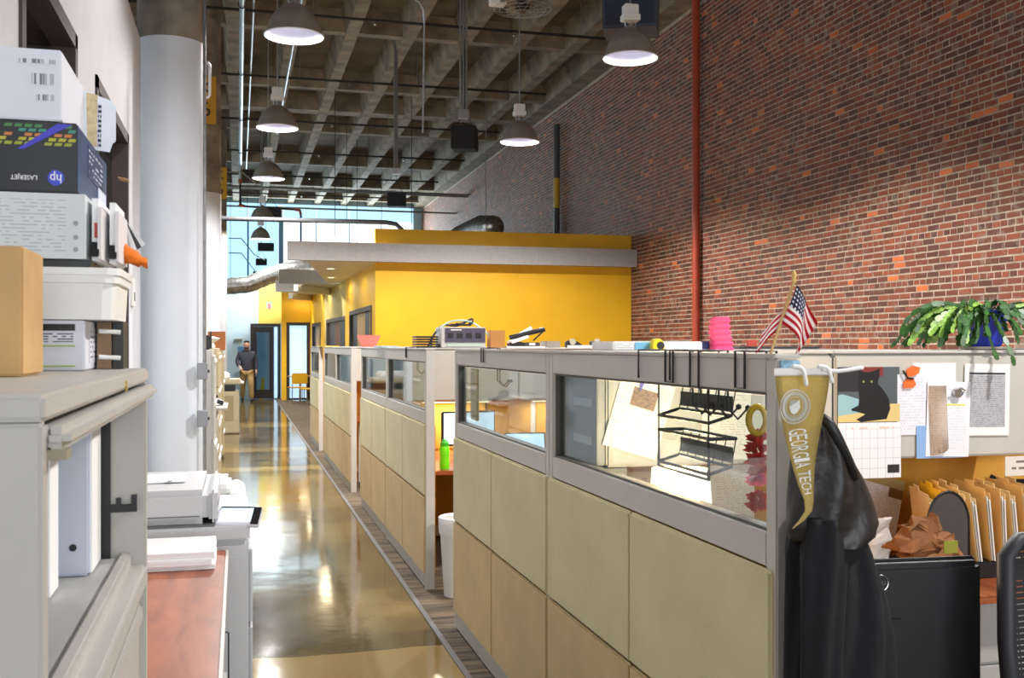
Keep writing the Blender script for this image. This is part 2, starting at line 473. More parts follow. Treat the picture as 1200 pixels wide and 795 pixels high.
me = bpy.data.meshes.new('brick_courses'); me.from_pydata([(a - XB, b, c) for a, b, c in verts], [], faces); me.update()
bm = bmesh.new(); bm.from_mesh(me); bmesh.ops.recalc_face_normals(bm, faces=bm.faces); bm.to_mesh(me); bm.free()
me.materials.append(m_brickn)
o = bpy.data.objects.new('brick_courses', me); COL.objects.link(o); o.parent = wr; o.location = Vector((XB, 0, 0)) - WLOC[wr.name]; o['kind'] = 'stuff'

# left drywall with two dark framed interior windows
XL = -.74; LT = 4.02
bm = NB()
W1a, W1b, W2a, W2b, WZ0, WZ1 = 3.95, 5.25, 5.95, 7.62, .9, 3.07
for (a, b, c, d) in ((-7, W1a, 0, LT), (W1b, W2a, 0, LT), (W2b, 8.66, 0, LT), (W1a, W1b, 0, WZ0), (W2a, W2b, 0, WZ0), (W1a, W1b, WZ1, LT), (W2a, W2b, WZ1, LT)):
    box(bm, XL - .14, XL, a, b, c, d)
wl = struct('wall_left', bm, m_white)
for i, (a, b) in enumerate(((W1a, W1b), (W2a, W2b))):
    bm = NB(); t = .07
    for q in ((a, b, WZ1 - t, WZ1), (a, b, WZ0, WZ0 + t), (a, a + t, WZ0, WZ1), (b - t, b, WZ0, WZ1)):
        box(bm, XL - .3, XL + .012, *q)
    w = struct('window_%d' % (i + 1), bm, m_brownw)
    obj('window_pane', B(XL - .1, XL - .09, a + t, b - t, WZ0 + t, WZ1 - t), m_glass, w)
struct('wall_office_back', B(-3.6, -3.5, -7, 8.66, 0, LT), M('office_tan_paint', (196, 178, 140), .7))
struct('wall_office_end', B(-3.5, XL - .14, 8.52, 8.66, 0, LT), M('office_tan_paint', (196, 178, 140)))
struct('wall_far_left', B(-9.2, -9, -7, 42, 0, 7.62), m_white)

# unseen wall behind the photographer, its window openings assumed for the rear fill
bm = NB()
for q in ((-9, XB, 0, .5), (-9, XB, 4.6, 7.62), (-9, -4.6, .5, 4.6), (5.8, XB, .5, 4.6), (.55, .75, .5, 4.6)):
    box(bm, q[0], q[1], -7.2, -7, q[2], q[3])
struct('wall_front', bm, m_white)

# end wall with tall daylit windows
bm = NB()
for q in ((-9, XB, 0, 2.6), (-9, XB, 7.2, 7.62), (6.9, XB, 2.6, 7.2)): box(bm, q[0], q[1], 42, 42.25, q[2], q[3])
we = struct('wall_back', bm, M('end_wall_paint', (196, 224, 236), .6))
w3 = struct('window_3', B(1.55, 1.72, 41.9, 42.1, 2.6, 6.62), M('pale_blue_mullion', (120, 178, 216), .5))
for k in range(4):
    x0 = 1.74 + k * 1.29
    obj('lit_wall_glow', B(x0, x0 + 1.25, 42.02, 42.05, 6.64, 7.18), m_pane_b, w3)  # glow stands in for the lit pale blue wall above the windows
    for z0, z1 in ((2.62, 4.6), (4.64, 6.6)): obj('window_pane', B(x0, x0 + 1.25, 42.02, 42.05, z0, z1), m_pane_w, w3)
    if k: obj('mullion', B(x0 - .04, x0, 41.96, 42.1, 2.6, 6.62), MATS['pale_blue_mullion'], w3)
w4 = struct('window_4', B(-9, 1.55, 41.93, 42.1, 6.55, 6.62), MATS['pale_blue_mullion'])
for k in range(9):
    x0 = -9 + k * 1.172
    obj('window_pane', B(x0 + .03, x0 + 1.14, 42.02, 42.05, 2.62, 6.55), m_pane_b, w4)
    obj('lit_wall_glow', B(x0 + .03, x0 + 1.14, 42.02, 42.05, 6.63, 7.18), m_pane_b, w4)  # same glow in place of lit wall, over the frosted panes
    obj('mullion', B(x0 - .03, x0 + .03, 41.95, 42.1, 2.6, 6.62), MATS['pale_blue_mullion'], w4)

# added glowing window panels on the far left wall, backing the side fill
w5 = struct('window_5', B(-9, -8.93, 9.9, 28.1, 1.3, 1.4), MATS['pale_blue_mullion'])
for k in range(9):
    y0 = 10 + k * 2.0
    obj('window_pane', B(-8.99, -8.96, y0 + .05, y0 + 1.95, 1.42, 5.8), m_pane_b, w5)
    obj('mullion', B(-9, -8.92, y0 - .05, y0 + .05, 1.4, 5.85), MATS['pale_blue_mullion'], w5)

# columns
def column(x, y, label):
    c = struct('column', lathe(NB(), [(.265, 0), (.265, 4.08)], (x, y, 0), 40), m_colwhite, smooth='auto')
    obj('column_shaft', lathe(NB(), [(.262, 4.08), (.262, 7.62)], (x, y, 0), 40), m_conc, c, smooth='auto')
    return c
c1 = column(-.53, 8.93, ''); c2 = column(-.53, 17.6, ''); c3 = column(-.53, 26.4, '')

# ------------------------------------------------------------------ yellow meeting rooms and their canopies
CZ0, CZ1 = 3.1, 3.42
struct('wall_yellow', B(2.37, XB - .01, 18.6, 18.75, 0, 3.71), m_yel)
def wall_seg(name, a, b, h, mat, openings=(), th=.14):
    """upright wall from a to b; openings (t0,t1,ztop) along its length, from the floor"""
    a = Vector((*a, 0)); b = Vector((*b, 0)); d = b - a; L = d.length
    bm = NB(); cur = 0
    mt = Matrix.Translation(a) @ Matrix.Rotation(math.atan2(d.y, d.x), 4, 'Z')
    for t0, t1, zt in list(openings) + [(L, L, h)]:
        if t0 > cur: box(bm, cur, t0, -th / 2, th / 2, 0, h, mt)
        if t1 > t0: box(bm, t0, t1, -th / 2, th / 2, zt, h, mt)
        cur = t1
    return struct(name, bm, mat), mt
def doorset(n, mt, t0, t1, zt, leafs, frame_mat):
    """dark frame filling an opening, with panels (t0,t1,mat) set back in it"""
    bm = NB(); f = .09
    for q in ((t0, t0 + f, 0, zt), (t1 - f, t1, 0, zt), (t0 + f, t1 - f, zt - f, zt)): box(bm, q[0], q[1], -.09, .09, q[2], q[3], mt)
    o = struct('door_%d' % n, bm, frame_mat)
    for a, b, nm, mat in leafs:
        obj(nm, box(NB(), a, b, -.03, .03, .01, zt - f, mt), mat, o)
    return o
m_tanwood = M('tan_wood_door', (198, 152, 88), .5, var=.08, stretch=(8, 8, 1))
m_redwood = M('brown_wood_door', (140, 84, 42), .5, var=.08, stretch=(8, 8, 1))
# side walls stepping along the corridor
s1, mt = wall_seg('wall_room_side', (2.44, 18.75), (2.44, 24.0), CZ0, m_yel, [(.35, 4.2, 2.36)])
doorset(1, mt, .35, 4.2, 2.36, [(.44, 1.0, 'door_panel', m_yel), (1.0, 1.75, 'door_leaf', m_dark), (1.75, 3.1, 'door_leaf', m_tanwood), (3.1, 4.1, 'side_panel', m_dark)], m_brownw)
s2, mt = wall_seg('wall_room_side_cream', (2.47, 24.0), (2.33, 28.6), CZ0, m_cream, [(.15, 4.0, 2.3)])
doorset(2, mt, .15, 4.0, 2.3, [(.25, 1.5, 'door_leaf', m_dark), (1.5, 2.5, 'door_leaf', m_redwood), (2.5, 3.9, 'side_panel', m_dark)], m_brownw)
s3, mt = wall_seg('wall_room_end', (2.3, 28.6), (2.14, 31.5), CZ0, m_yel, [(.5, 2.3, 2.26)])
doorset(3, mt, .5, 2.3, 2.26, [(.6, 1.0, 'door_leaf', m_dark), (1.0, 1.7, 'door_leaf', m_tanwood), (1.7, 2.2, 'side_panel', m_dark)], m_dark)
s4, mt = wall_seg('wall_glass_door', (1.24, 31.5), (2.2, 31.5), 3.7, m_yel, [(.14, .82, 2.3)])
d4 = doorset(4, mt, .14, .82, 2.3, [], m_dark)
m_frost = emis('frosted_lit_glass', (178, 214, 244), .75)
obj('door_glass', B(1.46, 1.98, 31.49, 31.51, .06, 2.22), m_frost, d4)
obj('door_rail', B(1.46, 1.98, 31.47, 31.53, .0, .06), m_dark, d4)
# end partition with the open black glazed door
s5, mt = wall_seg('wall_corridor_end', (-9, 32.5), (1.31, 32.5), 3.5, M('pale_blue_paint', (188, 214, 228), .6), [(9.37, 10.2, 2.26)])
struct('wall_yellow_panel', B(.6, 1.31, 32.36, 32.43, 2.28, 3.5), M('pale_yellow_paint', (226, 206, 96), .6))
bm = NB()
for q in ((.36, .42, 0, 2.28), (1.18, 1.24, 0, 2.28), (.42, 1.18, 2.2, 2.28)): box(bm, q[0], q[1], 32.4, 32.6, q[2], q[3])
d5 = struct('door_5', bm, m_dark)
dm = Matrix.Translation((.42, 32.4, 0)) @ Matrix.Rotation(R(-8), 4, 'Z')
bm = NB()
for q in ((0, .12, .02, 2.18), (.5, .62, .02, 2.18), (.12, .5, .02, .28), (.12, .5, 2.02, 2.18)): box(bm, q[0], q[1], -.02, .02, q[2], q[3], dm)
lf = obj('door_leaf', bm, m_dark, d5)
obj('door_glass', box(NB(), .12, .5, -.006, .006, .28, 2.02, dm), m_glass, lf)
obj('door_glass', B(1.06, 1.16, 32.46, 32.48, .02, 2.18), m_frost, d5)
struct('wall_beyond_door', B(-.6, 1.8, 34.4, 34.5, 0, 2.6), M('blue_grey_room_paint', (176, 204, 224), .6))

canopy = struct('ceiling_canopy', prism(NB(), [(1.15, 18.45), (XB - .02, 18.45), (XB - .02, 25.0), (2.05, 25.0)], CZ0, CZ0 + .14), m_soffit)
obj('fascia', B(.82, XB - .01, 18.3, 18.44, CZ0 - .005, CZ1), m_fascia, canopy)
def canopy_unit(y, x0, x1):
    c = struct('ceiling_canopy', prism(NB(), [(x0 + .5, y + .15), (2.9, y + .15), (2.9, y + 4.3), (2.2, y + 4.3)], CZ0, CZ0 + .14), m_soffit)
    obj('fascia', B(x0, x1, y, y + .13, CZ0 - .005, CZ1), m_fascia, c)
    a = Vector((x0 + .42, y + .45, 0)); b = Vector((2.33, y + 2.1, 0)); d = b - a
    mt = Matrix.Translation(a) @ Matrix.Rotation(math.atan2(d.y, d.x), 4, 'Z')
    obj('light_trough', box(NB(), 0, d.length, -.06, .06, CZ0 - .17, CZ0 - .01, mt), m_soffit, c)
    return c
cu2 = canopy_unit(25.15, .93, 2.1); cu3 = canopy_unit(29.4, 1.0, 2.1)
def downlight(x, y, label, w=9):
    t = thing('downlight', label, 'light', (x, y, CZ0 - .012), group='downlights in the canopies')
    obj('lens', lathe(NB(), [(.07, 0), (.07, .006)], (x, y, CZ0 - .01), 16, True, True), m_down, t)
    obj('trim_ring', lathe(NB(), [(.07, -.004), (.095, -.004), (.095, .012), (.07, .012)], (x, y, CZ0 - .01), 16), m_wht, t)
    l = bpy.data.lights.new('downlight_beam', 'SPOT'); l.energy = w * 3.5; l.color = (1, .88, .6); l.spot_size = R(172); l.shadow_soft_size = .2
    lo = bpy.data.objects.new('downlight_beam', l); COL.objects.link(lo); lo.parent = t; lo.location = (0, 0, -.02)
downlight(1.72, 20.2, 'round warm downlight nearest the front edge of the big canopy')
downlight(1.95, 22.8, 'round warm downlight at the back of the big canopy')
downlight(1.95, 27.3, 'round warm downlight in the second canopy along the corridor')
downlight(1.9, 30.9, 'round warm downlight in the farthest corridor canopy')
obj('exit_face', B(.86, .96, 32.32, 32.335, 2.76, 2.9), m_exit,
    tag(obj('exit_sign', B(.84, .98, 32.335, 32.36, 2.74, 2.92), m_wht), 'small red exit sign on the yellow wall above the black door', 'sign'))

# ------------------------------------------------------------------ pendant lamps
m_dome = M('lamp_dome_grey', (150, 142, 130), .5, .2, var=.08)
m_domein = M('lamp_reflector', (214, 214, 226), .35)
def make_lamp(label):
    t = thing('pendant_lamp', label, 'lamp', (0, 0, 0), 0, 'high bay pendant lamps')
    prof = [(.285, 0), (.28, .012), (.265, .06), (.235, .14), (.19, .215), (.13, .27), (.075, .305)]
    d = obj('lamp_shade', lathe(NB(), prof, seg=32), m_dome, t, smooth=True)
    obj('reflector', lathe(NB(), [(.278, .004), (.258, .062), (.228, .138), (.183, .21), (.12, .265), (.0, .285)], seg=32), m_domein, d, smooth=True)
    obj('rim', tube(NB(), [(.285 * math.cos(2 * PI * k / 32), .285 * math.sin(2 * PI * k / 32), 0) for k in range(32)], .007, 6, closed=True), m_wht, d, smooth=True)
    obj('bulb', lathe(NB(), [(.0, .1), (.03, .105), (.05, .14), (.045, .19), (.02, .24)], seg=16), m_bulb, t, smooth=True)
    obj('neck', lathe(NB(), [(.08, .3), (.06, .32), (.03, .33), (.03, .36)], seg=16, cap1=True), m_alu, t, smooth='auto')
    obj('yoke', tube(NB(), [(-.05, 0, .33), (-.06, 0, .37), (0, 0, .4), (.06, 0, .37), (.05, 0, .33)], .008, 6), m_alu, t)
    bm = NB(); box(bm, -.09, .09, -.07, .07, .39, .46); box(bm, -.075, .075, -.06, .06, .46, .56); obj('ballast_box', bm, m_wht, t, bev=.008)
    obj('stem', tube(NB(), [(0, 0, .56), (0, 0, 7.61 - 4.65)], .011, 6), m_steel, t)
    return t
LZ = 4.65
lamp_spots = [(.53, 10.4, 'largest grey dome pendant lamp over the polished aisle'),
              (.53, 14.85, 'second grey dome pendant lamp over the aisle, beside the vertical steel pipes'),
              (.53, 19.4, 'third grey dome pendant lamp along the aisle'),
              (.56, 25.7, 'fourth dome pendant lamp along the aisle, half behind a black speaker box'),
              (.62, 30.4, 'smallest and farthest dome pendant lamp over the aisle'),
              (4.0, 10.3, 'grey dome pendant lamp below the big black speaker by the brick wall'),
              (4.05, 14.96, 'grey dome pendant lamp hanging alone above the yellow room front'),
             
              (.62, 5.95, 'dimmer unseen pendant lamp added above the copier to light the near partitions'), (4.0, 5.8, 'unseen pendant lamp above the nearest cubicle, added for light'), (4.0, 1.4, 'unseen pendant lamp over the floor behind the photographer, added for light')]  # unseen lamps, added for their light on the near cubicles
proto = None
for x, y, lab in lamp_spots:
    if proto is None: proto = make_lamp(lab); o = proto; o.location = (x, y, LZ)
    else: o = dup(proto, (x, y, LZ), lab)
for x, y, lab in lamp_spots:
    l = bpy.data.lights.new('lamp_beam', 'SPOT'); l.energy = LAMP_W * (.22 if 'dimmer' in lab else 1); l.color = (1.0, .97, .95); l.spot_size = R(152); l.spot_blend = .35; l.shadow_soft_size = .12
    lo = bpy.data.objects.new('lamp_beam', l); COL.objects.link(lo); lo.location = (x, y, LZ + .05)

# ------------------------------------------------------------------ ceiling services
def pipe(name, pts, r, mat, label, cat='pipe', group=None, seg=8):
    return tag(obj(name, tube(NB(), pts, r, seg), mat, smooth='auto'), label, cat, group)
names = ['nearest the camera', 'second from the camera', 'third from the camera', 'fourth from the camera', 'fifth from the camera', 'farthest from the camera']
for k in range(6):
    y = 17.3 + 4.15 * k
    t = thing('sprinkler_pipe', 'thin black sprinkler pipe crossing under the ceiling, ' + names[k], 'pipe', (-.6, y, 7.0), group='black sprinkler pipes')
    obj('pipe_run', tube(NB(), [(-6, y, 7.02), (6.4, y, 7.02)], .025, 6), m_iron, t)
    for x in (2.2, 4.6): obj('sprinkler_head', lathe(NB(), [(.012, -.06), (.03, -.05), (.012, -.03), (.018, .02)], (x, y, 7.0), 8, True, True), m_chrome, t)
    for x in (1.2, 3.6, 5.8): obj('hanger_rod', tube(NB(), [(x, y, 7.02), (x, y, 7.6)], .006, 4), m_steel, t)
t = thing('steel_pipe', 'large galvanised pipe running the length of the aisle ceiling', 'pipe', (.08, 10, 6.9))
obj('pipe_run', tube(NB(), [(.06, -2, 6.85), (.06, 31, 6.85)], .045, 12), m_steel, t, smooth='auto')
obj('pipe_drop', tube(NB(), [(.06, 31, 6.85), (.06, 31.06, 6.8), (.06, 31.1, 6.3)], .045, 12), m_steel, t, smooth='auto')
for y in (16.5, 20.6, 24.8, 29): obj('pipe_hanger', tube(NB(), [(.06 + .055 * math.cos(a * PI / 6), y, 6.85 + .055 * math.sin(a * PI / 6)) for a in range(12)], .009, 5, closed=True), m_iron, t)
obj('red_coupling', tube(NB(), [(.06, 31.1, 6.45), (.06, 31.1, 6.3)], .055, 12), m_redp, t)
pipe('conduit', [(.24, 4, 7.05), (.24, 33, 7.05)], .018, m_steel, 'thin steel conduit running beside the large aisle pipe', 'conduit')
pipe('conduit', [(.95, 12, 6.98), (.95, 27, 6.98)], .02, m_steel, 'thin steel conduit fixed under the ceiling rib right of the aisle lamps', 'conduit')
pipe('conduit', [(.53, 10.4, 5.24), (.9, 10.6, 5.3), (2.1, 13.6, 6.28), (2.42, 14.3, 6.4), (2.5, 14.36, 6.3), (2.52, 14.4, 6.1), (2.5, 14.4, 4.6)], .014, m_steel, 'bent steel conduit from the first aisle lamp dropping to hang free', 'conduit')
t = thing('conduit_drop', 'bundle of three vertical steel conduits ending in a box above the yellow room', 'conduit', (3.4, 15.6, 5.2))
for dx in (-.05, 0, .05): obj('conduit_pipe', tube(NB(), [(3.42 + dx, 16, 7.6), (3.42 + dx, 16, 5.3)], .016, 6), m_steel, t)
obj('junction_box', B(3.34, 3.5, 15.94, 16.06, 5.18, 5.32), m_alu, t, bev=.006)
t = thing('conduit_drop', 'tall dark strut dropping from the ceiling left of the conduit bundle', 'conduit', (2.88, 19.6, 4.9))
obj('strut', B(2.85, 2.92, 19.57, 19.64, 4.95, 7.6), M('grey_strut', (112, 112, 110), .5, .4), t)
obj('strut_box', B(2.82, 2.96, 19.55, 19.66, 4.86, 4.97), m_alu, t)
pipe('drain_pipe', [(-.5, 20, 3.97), (2.75, 20, 3.99), (2.95, 20, 3.96), (3.06, 20, 3.86), (3.08, 20, 3.7)], .045, M('grey_plastic_pipe', (58, 60, 62), .5), 'long horizontal grey pipe crossing the aisle and bending into the yellow room', seg=12)
pipe('cross_conduit', [(-4, 33.2, 6.5), (XB, 33.2, 6.5)], .06, m_steel, 'pale horizontal pipe crossing high in front of the end windows', seg=10)
pipe('cross_conduit', [(-4, 35, 6.15), (XB, 35, 6.15)], .03, m_steel, 'thin horizontal pipe crossing below the pale pipe by the end windows')
t = thing('sprinkler_riser', 'black pipe with red elbows crossing the aisle before the end windows', 'pipe', (.06, 31.1, 5.6))
obj('pipe_run', tube(NB(), [(.06, 31.1, 6.3), (.06, 31.1, 5.75), (.12, 31.1, 5.65), (1.65, 31.1, 5.6)], .03, 8), m_iron, t)
obj('red_elbow', tube(NB(), [(.02, 31.1, 5.7), (.12, 31.1, 5.66), (.2, 31.1, 5.65)], .042, 8), m_redp, t)
obj('red_elbow', tube(NB(), [(1.6, 31.1, 5.6), (1.75, 31.1, 5.58), (1.78, 31.1, 5.45)], .042, 8), m_redp, t)
obj('blue_drop', tube(NB(), [(1.78, 31.1, 5.45), (1.78, 31.1, 3.3)], .03, 8), M('blue_pipe', (44, 84, 140), .5), t)
for k, (x, y, zb) in enumerate(((2.05, 23, 4.0), (2.7, 27, 4.1), (3.3, 30, 4.0), (.3, 36, 3.4), (-.25, 36, 3.6), (3.9, 24, 3.9), (4.4, 33, 4.2))):
    pipe('hanger_rod', [(x, y, zb), (x, y, 7.6)], .008, m_iron, 'thin dark hanger rod ' + ('left of the tall strut', 'right of the tall strut', 'over the middle of the yellow room top', 'nearest the blue end window', 'at the far left by the third column', 'behind the grey conduit bundle', 'close to the brick wall end')[k], 'rod', 'hanger rods', 5)
# pipes on the brick wall
pipe('wall_pipe', [(XB - .1, 15.5, .1), (XB - .1, 15.5, 7.2)], .062, m_redp, 'red painted vertical pipe on the brick wall', seg=14)
t = thing('wall_pipe', 'dark vertical pipe with a yellow band on the brick wall', 'pipe', (XB - .1, 23.1, 0))
obj('pipe_run', tube(NB(), [(XB - .1, 23.1, .1), (XB - .1, 23.1, 6.75)], .07, 14), M('dark_grey_paint', (66, 66, 66), .5), t, smooth='auto')
obj('yellow_band', tube(NB(), [(XB - .1, 23.1, 4.8), (XB - .1, 23.1, 5.5)], .073, 14), M('band_yellow', (196, 150, 20), .5), t, smooth='auto')
# speakers
m_spk = M('speaker_blue_black', (66, 72, 88), .6)
m_spkb = M('speaker_black', (22, 22, 26), .6)
def speaker(x, y, z, w, h, d, rz, mat, label):
    t = thing('speaker_box', label, 'speaker', (x, y, z), rz, 'hanging speaker boxes')
    obj('cabinet', B(-w / 2, w / 2, -d / 2, d / 2, 0, h), mat, t, bev=.012)
    obj('grille', B(-w / 2 + .03, w / 2 - .03, -d / 2 - .008, -d / 2 + .002, .03, h - .03), M('speaker_grille', (44, 50, 66), .7) if w > .6 else m_spkb, t)
    for s in (-1, 1): obj('cable', tube(NB(), [(s * w * .35, 0, h), (0, 0, h + .35), (0, 0, 7.61 - z)], .006, 4), m_blackm, t)
speaker(4.36, 11.2, 5.2, .62, .5, .5, R(-25), m_spk, 'large blue black speaker box at the top of the picture above a lamp')
speaker(4.0, 18.6, 5.18, .45, .42, .42, R(-20), m_spkb, 'black speaker box hanging over the yellow room')
speaker(4.13, 27.9, 5.35, .5, .36, .4, R(-10), m_spkb, 'black speaker box hanging before the last ceiling ribs')
speaker(.84, 28.7, 4.98, .6, .3, .4, R(-6), m_spkb, 'black speaker box overlapping the fourth aisle lamp')
speaker(.93, 37.0, 4.88, .54, .28, .3, 0, m_spkb, 'largest of the three black boxes low before the blue end windows')
speaker(.82, 39.2, 4.55, .4, .24, .3, 0, m_spkb, 'middle one of the three black boxes low before the blue end windows')
speaker(.72, 40.4, 4.18, .36, .22, .3, 0, m_spkb, 'lowest of the three black boxes before the blue end windows')
# ceiling fan guard
t = thing('fan', 'round wire guarded fan under the ceiling at the top edge', 'fan', (3.45, 12.6, 5.8), 0)
for r in (.1, .2, .29, .36): obj('guard_ring', tube(NB(), [(r * math.cos(a * PI / 14), r * math.sin(a * PI / 14), .04 * (r / .36) ** 2) for a in range(28)], .004, 4, closed=True), m_steel, t)
for a in range(12): obj('guard_wire', tube(NB(), [(.05 * math.cos(a * PI / 6), .05 * math.sin(a * PI / 6), 0), (.36 * math.cos(a * PI / 6), .36 * math.sin(a * PI / 6), .04)], .003, 4), m_steel, t)
for a in range(4):
    c, s = math.cos(a * PI / 2 + .4), math.sin(a * PI / 2 + .4)
    bm = NB(); box(bm, .05, .32, -.07, .07, .09, .1, Matrix.Rotation(a * PI / 2 + .4, 4, 'Z') @ Matrix.Rotation(.35, 4, 'X')); obj('fan_blade', bm, M('fan_blade_grey', (120, 112, 96), .5), t)
obj('motor', lathe(NB(), [(.02, -.0), (.09, .03), (.1, .18), (.03, .22), (.015, .22), (.015, 1.8)], seg=16, cap0=True), m_blackp, t, smooth='auto')
obj('motor_box', B(-.42, -.22, -.08, .08, .06, .2), m_wht, t, bev=.01)
# ducts
def duct(name, pts, r, label):
    bm = NB(); P = []
    pts = [Vector(p) for p in pts]
    for a, b in zip(pts, pts[1:]):
        n = max(2, int((b - a).length / .12))
        for k in range(n): P.append(a.lerp(b, k / n))
    P.append(pts[-1]); rr = [r * (1 + (.05 if i % 2 else -.03)) for i in range(len(P))]
    tube(bm, P, rr, 18)
    return tag(obj(name, bm, M('foil_duct', (176, 176, 172), .28, .9, var=.25, scale=14, bump=.8, bscale=18), smooth=True), label, 'duct')
duct('foil_duct', [(-2.5, 31.2, 3.2), (-.4, 31, 3.3), (.3, 31, 3.38), (.8, 31, 3.6), (1.3, 30.9, 3.78), (2.6, 30.7, 3.98)], .24, 'large crinkled silver duct above the far end of the aisle')
duct('foil_duct', [(5.3, 21.6, 4.15), (5.15, 22.2, 4.22), (4.9, 23.2, 4.1), (4.6, 25, 3.8)], .24, 'silver flexible duct lying on top of the yellow room')
pipe('duct_hanger', [(5.2, 22, 4.4), (5.2, 22, 7.6)], .008, m_steel, 'thin rod holding the silver duct over the yellow room', 'rod')
# bay signs on the columns, conduit and boxes on the first column
m_sign = M('amber_sign', (206, 148, 24), .5)
def bay_sign(y, label, x):
    t = thing('bay_sign', label, 'sign', (x, y, 5.1), group='amber bay signs')
    obj('plate', B(x - .16, x + .16, y - .01, y, 5.16, 5.92), m_sign, t, bev=.003)
    text('K', .3, (x, y - .012, 5.72), FRONT, m_blackm, t, 'letter'); text('6', .34, (x, y - .012, 5.38), FRONT, m_blackm, t, 'numeral')
bay_sign(17.31, 'amber bay sign with a black numeral on the second column', -.5)
bay_sign(26.1, 'amber bay sign reading K and 6 on the third column', -.42)
t = thing('column_conduit', 'steel conduit with two grey boxes on the right side of the white column', 'conduit', (-.262, 8.72, 0))
obj('conduit_pipe', tube(NB(), [(-.262, 8.74, .3), (-.262, 8.74, 7.6)], .014, 8), m_steel, t, smooth='auto')
m_ebox = M('grey_box_enamel', (150, 152, 158), .5)
for z0 in (1.35, .97):
    b_ = obj('electrical_box', B(-.315, -.235, 8.64, 8.72, z0, z0 + .13), m_ebox, t, bev=.004)
    obj('knob', tube(NB(), [(-.235, 8.68, z0 + .065), (-.222, 8.68, z0 + .065)], .012, 10), m_blackp, b_)
bm = tube(NB(), [(-.27, 8.76, 3.9), (-.235, 8.74, 3.9), (-.222, 8.74, 3.88), (-.222, 8.74, 3.64), (-.235, 8.74, 3.62), (-.27, 8.76, 3.62)], .013, 8)
tag(obj('column_grip', bm, m_wht, smooth='auto'), 'short white grip bar high on the right side of the white column', 'handle')
pipe('hook_conduit', [(-.28, 26.3, 5.85), (.1, 26.3, 5.85), (.3, 26.3, 5.7), (.6, 26.4, 5.45)], .02, m_steel, 'bent pale conduit leaving the third column by its sign', 'conduit')
pipe('hook_conduit', [(-.28, 33, 4.9), (.1, 33, 4.9), (.5, 34, 4.5), (.85, 36, 4.5)], .015, m_iron, 'upper dark cable sagging to the black boxes by the end windows', 'cable')
pipe('hook_conduit', [(-.28, 33, 4.45), (.1, 33, 4.45), (.5, 35, 4.1), (.75, 38.5, 4.05)], .015, m_iron, 'lower dark cable sagging to the black boxes by the end windows', 'cable')

# ------------------------------------------------------------------ cubicle partitions along the aisle
ZT, ZW1, ZW0, ZR0, ZS = 1.6, 1.51, 1.18, 1.1, .62
PT = .06
def partition(y0, y1, label, near_end=False):
    t = thing('cubicle_partition', label, 'partition', (XP + PT / 2, (y0 + y1) / 2, 0), group='windowed partitions along the aisle')
    x0, x1 = XP, XP + PT; pw = .05
    obj('post', B(x0, x1, y0, y0 + pw, 0, ZT - .012), m_frame, t, bev=.004)
    obj('post', B(x0, x1, y1 - pw, y1, 0, ZT - .012), m_frame, t, bev=.004)
    obj('top_rail', B(x0, x1, y0 + pw, y1 - pw, ZW1, ZT - .012), m_frame, t, bev=.003)
    obj('top_cap', B(x0 - .004, x1 + .004, y0, y1, ZT - .01, ZT), m_frame, t, bev=.003)
    obj('mid_rail', B(x0, x1, y0 + pw, y1 - pw, ZR0, ZW0), m_frame, t, bev=.003)
    obj('base_rail', B(x0, x1, y0 + pw, y1 - pw, .012, .1), m_frame, t, bev=.003)
    w = obj('window_gasket', None or NBframe(x0 + .012, x1 - .012, y0 + pw, y1 - pw, ZW0, ZW1, .008), m_gask, t)
    obj('window_pane', B(x0 + .027, x0 + .033, y0 + pw + .012, y1 - pw - .012, ZW0 + .012, ZW1 - .012), m_glass, w)
    ym = (y0 + y1) / 2
    for a, b in ((y0 + .012, ym - .003), (ym + .003, y1 - .012)):
        for z0, z1, m in ((.105, ZS - .004, m_tilel), (ZS + .004, ZR0 - .004, m_tileu)):
            obj('fabric_panel', B(x0 - .012, x0 + .008, a, b, z0, z1), m, t, bev=.007)
            obj('fabric_panel', B(x1 - .008, x1 + .008, a, b, z0, z1), m_tack, t, bev=.005)
    return t
def NBframe(x0, x1, y0, y1, z0, z1, w):
    bm = NB()
    for q in ((y0, y1, z1 - w, z1), (y0, y1, z0, z0 + w), (y0, y0 + w, z0 + w, z1 - w), (y1 - w, y1, z0 + w, z1 - w)): box(bm, x0, x1, *q)
    return bm
SECT = {'A1': (2.165, 3.98), 'A2': (3.98, 5.85), 'B1': (6.8, 8.68), 'B2': (8.68, 10.55), 'C1': (11.5, 13.37), 'C2': (13.37, 15.24), 'D1': (16.19, 18.06)}
partition(*SECT['A1'], 'nearest windowed partition, the lit desk lamp glowing behind its glass')
partition(*SECT['A2'], 'windowed partition just left of the one with the desk lamp, by the white bin')
partition(*SECT['B1'], 'windowed partition on the far side of the gap with the white bin')
partition(*SECT['B2'], 'windowed partition fourth from the camera, at the far end of its pair')
partition(*SECT['C1'], 'windowed partition fifth from the camera, beside the second dark gap')
partition(*SECT['C2'], 'windowed partition sixth from the camera along the aisle')
partition(*SECT['D1'], 'farthest windowed partition at the end of the aisle row')

